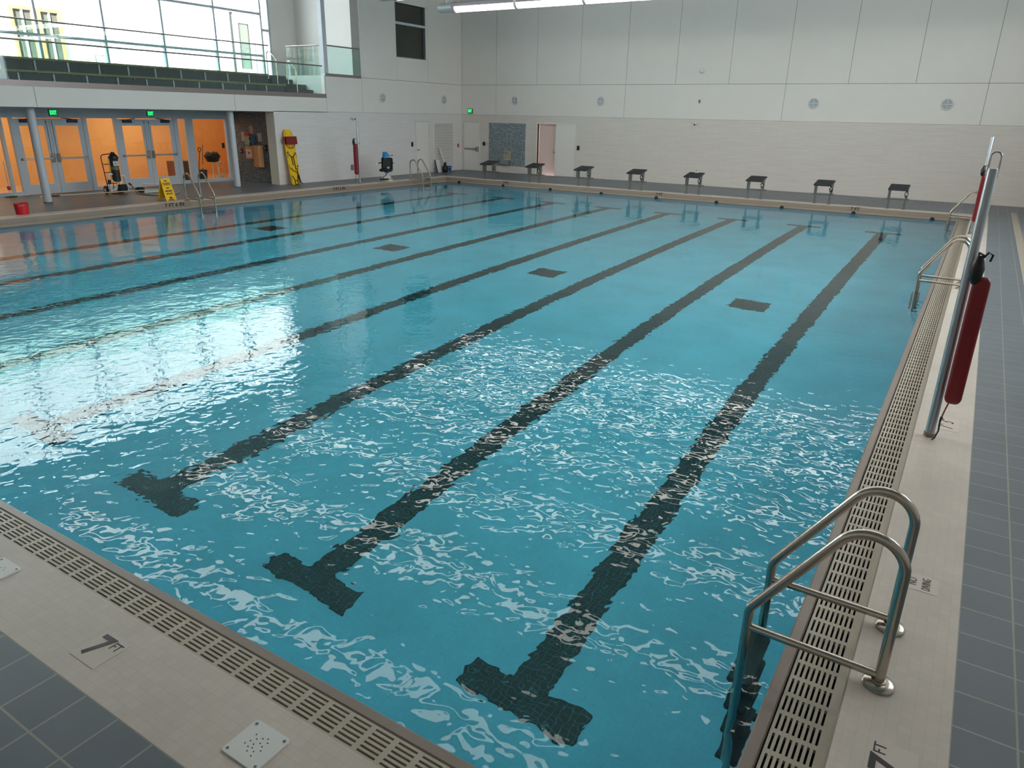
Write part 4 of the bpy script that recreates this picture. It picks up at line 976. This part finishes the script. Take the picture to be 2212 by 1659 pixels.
# hose and pipe frame lying beside the cart
r = thing('vacuum_hose', 'grey hose with red cuff looping over the deck towards the yellow sign', 'hose', (0, 0, H))
zz = .024
hp = round_path([(-21.62, 11.19, .30), (-21.50, 11.21, .22), (-21.36, 11.22, .05), (-20.95, 11.18, zz), (-20.5, 11.25, zz), (-20.2, 11.6, zz), (-20.55, 12.1, zz), (-20.95, 12.4, zz)], .25, 5)
b = MB(); b.tube(hp, .023, 10); b.build('hose_body', M('grey_hose', (150, 146, 142), .45), r, True)
b = MB(); b.tube([(-21.605, 11.193, .29), (-21.53, 11.205, .24)], .028, 10); b.build('red_cuff', RED, r, True)
r = thing('pipe_frame', 'low frame of white pipe lying on the deck right of the pool vacuum', 'pipe frame', (-21.46, 11.80, H))
b = MB(); b.tube(round_path([(.12, -.32, .03), (.12, .3, .03), (-.3, .42, .03), (-.3, -.2, .03)], .05, 4), .026, 10); b.tube(round_path([(.12, .28, .03), (.0, .30, .22), (-.2, -.15, .25)], .05, 4), .024, 10); b.build('loop', PIPEW, r, True)
b = MB(); b.lathe([(.033, -.05), (.035, -.04), (.035, .04), (.033, .05)], axis='Y', T=Matrix.Translation((.12, -.28, .03)), seg=14); b.lathe([(.033, -.05), (.035, -.04), (.035, .04), (.033, .05)], axis='Y', T=Matrix.Translation((.12, .2, .03)), seg=14); b.build('coupling', WHITE, r, True)
b = MB(); b.bbox(-.35, -.1, -.35, -.15, .0, .13, .02); b.lathe([(.10, .0), (.10, .04)], (-.2, -.25, .12), 18); b.build('black_vacuum_head', BLACK, r)
r = thing('telescopic_pole', 'long thin white pole lying along the deck in front of the glass doors', 'pole', (0, 0, 0))
pa, pb = Vector((-22.41, 9.04, H+.016)), Vector((-21.02, 11.62, H+.125)); dv = (pb-pa)
b = MB(); b.tube([pa+dv*.14, pb], .015, 8); b.build('shaft', M('cream_pole', (232, 226, 196), .35), r, True)
b = MB(); b.tube([pa+dv*.03, pa+dv*.10], .019, 8); b.build('black_grip', BLACK, r, True)
b = MB(); b.tube([pa+dv*.10, pa+dv*.14], .020, 8); b.build('red_clamp', RED, r, True)
b = MB(); b.tube([pa-dv*.03, pa+dv*.03], .018, 8); b.build('end_tip', WHITE, r, True)
r = thing('deck_squeegee', 'deck squeegee with black blade and red cup against the leftmost glass door', 'squeegee', (-22.95, 8.43, H+.001), 0)
b = MB(); b.bbox(-.02, .02, -.15, .16, 0, .03, .005); b.build('blade', BLACK, r)
b = MB(); b.bbox(-.022, .022, .0, .18, .028, .045, .004); b.build('clamp', M('yellow_clamp', (196, 172, 52), .45), r)
b = MB(); b.tube([(0, 0, .04), (-.14, .06, .98)], .012, 8); b.build('handle', LGREY, r, True)
b = MB(); b.lathe([(.045, -.05), (.05, .05)], seg=14, T=T3((-.03, .012, .25), 0, -.15)); b.build('red_cup', REDP, r, True)

# ================================================================== things on the dark alcove wall (plane y = 16.2)
def aw(x, z): return frame((x, 16.199, z), (1, 0, 0), (0, 0, 1))
def sheet(lab, x, z, w, h):
    r = thing('notice_sheet', lab, 'notice', group='notices on the alcove wall'); r.matrix_world = aw(x, z)
    b = MB(); b.box(-w/2, w/2, -h/2, h/2, .001, .004); b.build('paper', PAPER, r)
    b = MB()
    for i in range(7): b.box(-w/2+.02, w/2-.02-(.05 if i % 3 == 2 else 0), h/2-.05-i*.035, h/2-.044-i*.035, .004, .0045)
    b.build('printed_lines', MGREY, r)
sheet('topmost pale notice sheet on the dark alcove wall', -21.95, 1.96, .19, .28)
sheet('pale notice sheet on the dark alcove wall nearest the round column', -22.40, 1.73, .21, .30)
sheet('pale notice sheet on the dark alcove wall nearest the pale corner strip', -21.53, 1.73, .20, .28)
r = thing('first_aid_box', 'small box with red top and blue side below the topmost notice on the alcove wall', 'first aid box', (-22.06, 16.19, 1.46))
b = MB(); b.bbox(-.11, .11, -.14, 0, 0, .30, .01); b.build('case', M('pale_green_case', (150, 166, 148), .45), r)
b = MB(); b.bbox(-.12, .10, -.15, 0, .30, .40, .02); b.build('red_lid', REDP, r)
b = MB(); b.bbox(.11, .30, -.10, 0, .0, .31, .01); b.build('blue_case', M('teal_case', (44, 84, 108), .45), r)
b = MB(); b.lathe([(.03, 0), (.03, .03)], axis='Y', T=Matrix.Translation((.13, -.10, .22)), seg=12); b.lathe([(.03, 0), (.03, .03)], axis='Y', T=Matrix.Translation((.15, -.10, .05)), seg=12); b.build('dark_knob', M('dark_red_knob', (90, 20, 28), .4), r)
r = thing('heart_cabinet', 'wooden cabinet with a red heart on a pale field on the alcove wall', 'cabinet', (-21.97, 16.19, .98))
b = MB(); b.bbox(-.20, .20, -.16, 0, 0, .45, .012); b.build('case', PINEW, r)
b = MB(); b.box(-.15, .15, -.165, -.158, .06, .34); p = b.build('door_field', M('pale_field', (206, 196, 186), .5), r)
hp_ = [(.058*math.sin(t)**3, .0036*(13*math.cos(t)-5*math.cos(2*t)-2*math.cos(3*t)-math.cos(4*t))) for t in [2*PI*i/26 for i in range(26)]]
b = MB(); b.prism(hp_, 0, .003, 'Z', 0, frame((0, -.165, .21), (1, 0, 0), (0, 0, 1))); b.build('red_heart', REDP, p)
r = thing('wood_cabinet', 'tall narrow wooden cabinet on the alcove wall right of the heart cabinet', 'cabinet', (-21.55, 16.19, .72))
b = MB(); b.bbox(-.17, .15, -.20, 0, 0, .74, .01); b.build('case', PINEW, r)
b = MB(); b.bbox(-.05, .14, -.215, -.198, .03, .71, .004); p = b.build('door', M('pine_door', (206, 150, 100), .5, var=.08), r)
b = MB(); b.lathe([(.012, 0), (.016, .02)], axis='Y', T=Matrix.Translation((-.025, -.215, .38)), seg=10); b.build('knob', STEEL, p)
plate('fire_alarm_pull', 'small red fire alarm pull on the dark alcove wall beside the round column', 'fire alarm', aw(-22.58, 1.22), .12, .17, .03, 'case', RED, pull_handle)
plate('wall_phone', 'slim dark wall phone on the alcove wall right of the wooden cabinet', 'phone', aw(-21.24, 1.38), .09, .22, .04, 'case', BLACK, pull_handle)

# ================================================================== things in the lobby behind the glass
r = thing('shovel', 'shovel leaning upright behind the rightmost lobby pane', 'shovel', (-23.62, 15.03, H+.001))
b = MB(); b.tube([(0, .01, .18), (.0, .17, 1.02)], .016, 8); b.build('shaft', M('shaft_brown', (92, 62, 40), .5), r, True)
b = MB(); b.tube(round_path([(0, .165, 1.0), (0, .12, 1.07), (0, .14, 1.16), (0, .235, 1.16), (0, .225, 1.07), (0, .175, 1.0)], .02, 4), .014, 8); b.tube([(.03, .22, .6), (.03, .30, 1.25)], .012, 8); b.build('grip', BLACK, r, True)
b = MB(); b.prism([(-.11, .22), (.10, .24), (.11, .05), (.0, .0), (-.10, .04)], -.012, .012, 'X', 0, Matrix.Translation((0, 0, 0))); b.build('blade', DGREY, r)
r = thing('white_stool', 'tall white stool carrying a black basin behind the rightmost lobby pane', 'stool', (-24.0, 16.12, H))
for (x, y) in ((-.14, -.06), (-.14, .2), (.14, -.06), (.14, .2)):
    b = MB(); b.tube([(x*1.15, y+.02, 0), (x, y, .60)], .018, 8); b.build('leg', PIPEW, r, True)
b = MB(); b.bbox(-.18, .18, -.12, .24, .60, .63, .01); b.build('seat', PIPEW, r)
for z in (.22, .42): b = MB(); b.tube([(.145, -.06, z), (.145, .21, z)], .012, 8); b.build('rung', PIPEW, r)
b = MB(); b.lathe([(.11, 0), (.14, .14), (.15, .14), (.12, .0)], (.0, .1, .0), 20); b.build('white_pot', PIPEW, r, True)
r = thing('black_basin', 'black basin of dark crumpled cloth on the white stool in the lobby', 'basin', (-24.0, 15.98, H+.632))
b = MB(); b.lathe([(.20, 0), (.29, .20), (.30, .20), (.30, .22), (.27, .215), (.19, .02), (.001, .02)], seg=28); b.build('tub', BLACK, r, True)
b = MB()
for i in range(9):
    a = i*.7; q = .15 if i else 0; b.lathe([(.001, .12), (.10, .16), (.11, .24+.03*(i % 3)), (.05, .31+.03*(i % 2)), (.001, .33+.03*(i % 2))], (q*math.cos(a), q*math.sin(a), 0), 9)
b.build('cloth', M('dark_green_cloth', (44, 58, 50), .9, var=.2), r, True)
r = thing('dark_cabinet', 'dark brown box behind the lobby glass beside the folding sign', 'cabinet', (-24.2, 14.75, H))
b = MB(); b.bbox(-.25, .25, -.36, .36, .03, .70, .01); b.build('case', M('dark_brown', (112, 62, 32), .5), r)
b = MB(); b.box(.25, .258, -.33, -.01, .07, .66); b.box(.25, .258, .01, .33, .07, .66); b.build('door', M('brown_door', (96, 52, 30), .45), r)
b = MB(); b.box(-.22, .22, -.33, .33, 0, .03); b.build('plinth', BLACK, r)
r = thing('round_bin', 'dark round bin low behind the lobby glass beside the shovel', 'bin', (-24.05, 15.55, H))
b = MB(); b.lathe([(.12, 0), (.15, .34), (.16, .34), (.16, .36), (.02, .38)], seg=22); b.build('body', DGREY, r, True)
b = MB(); b.lathe([(.02, .38), (.025, .4), (.01, .41)], seg=12); b.build('lid_knob', BLACK, r, True)
plate('wall_switch', 'black switch plate on the orange lobby wall', 'switch', frame((XLB, 18.25, 1.24), (0, 1, 0), (0, 0, 1)), .12, .2, .02, 'cover', BLACK)
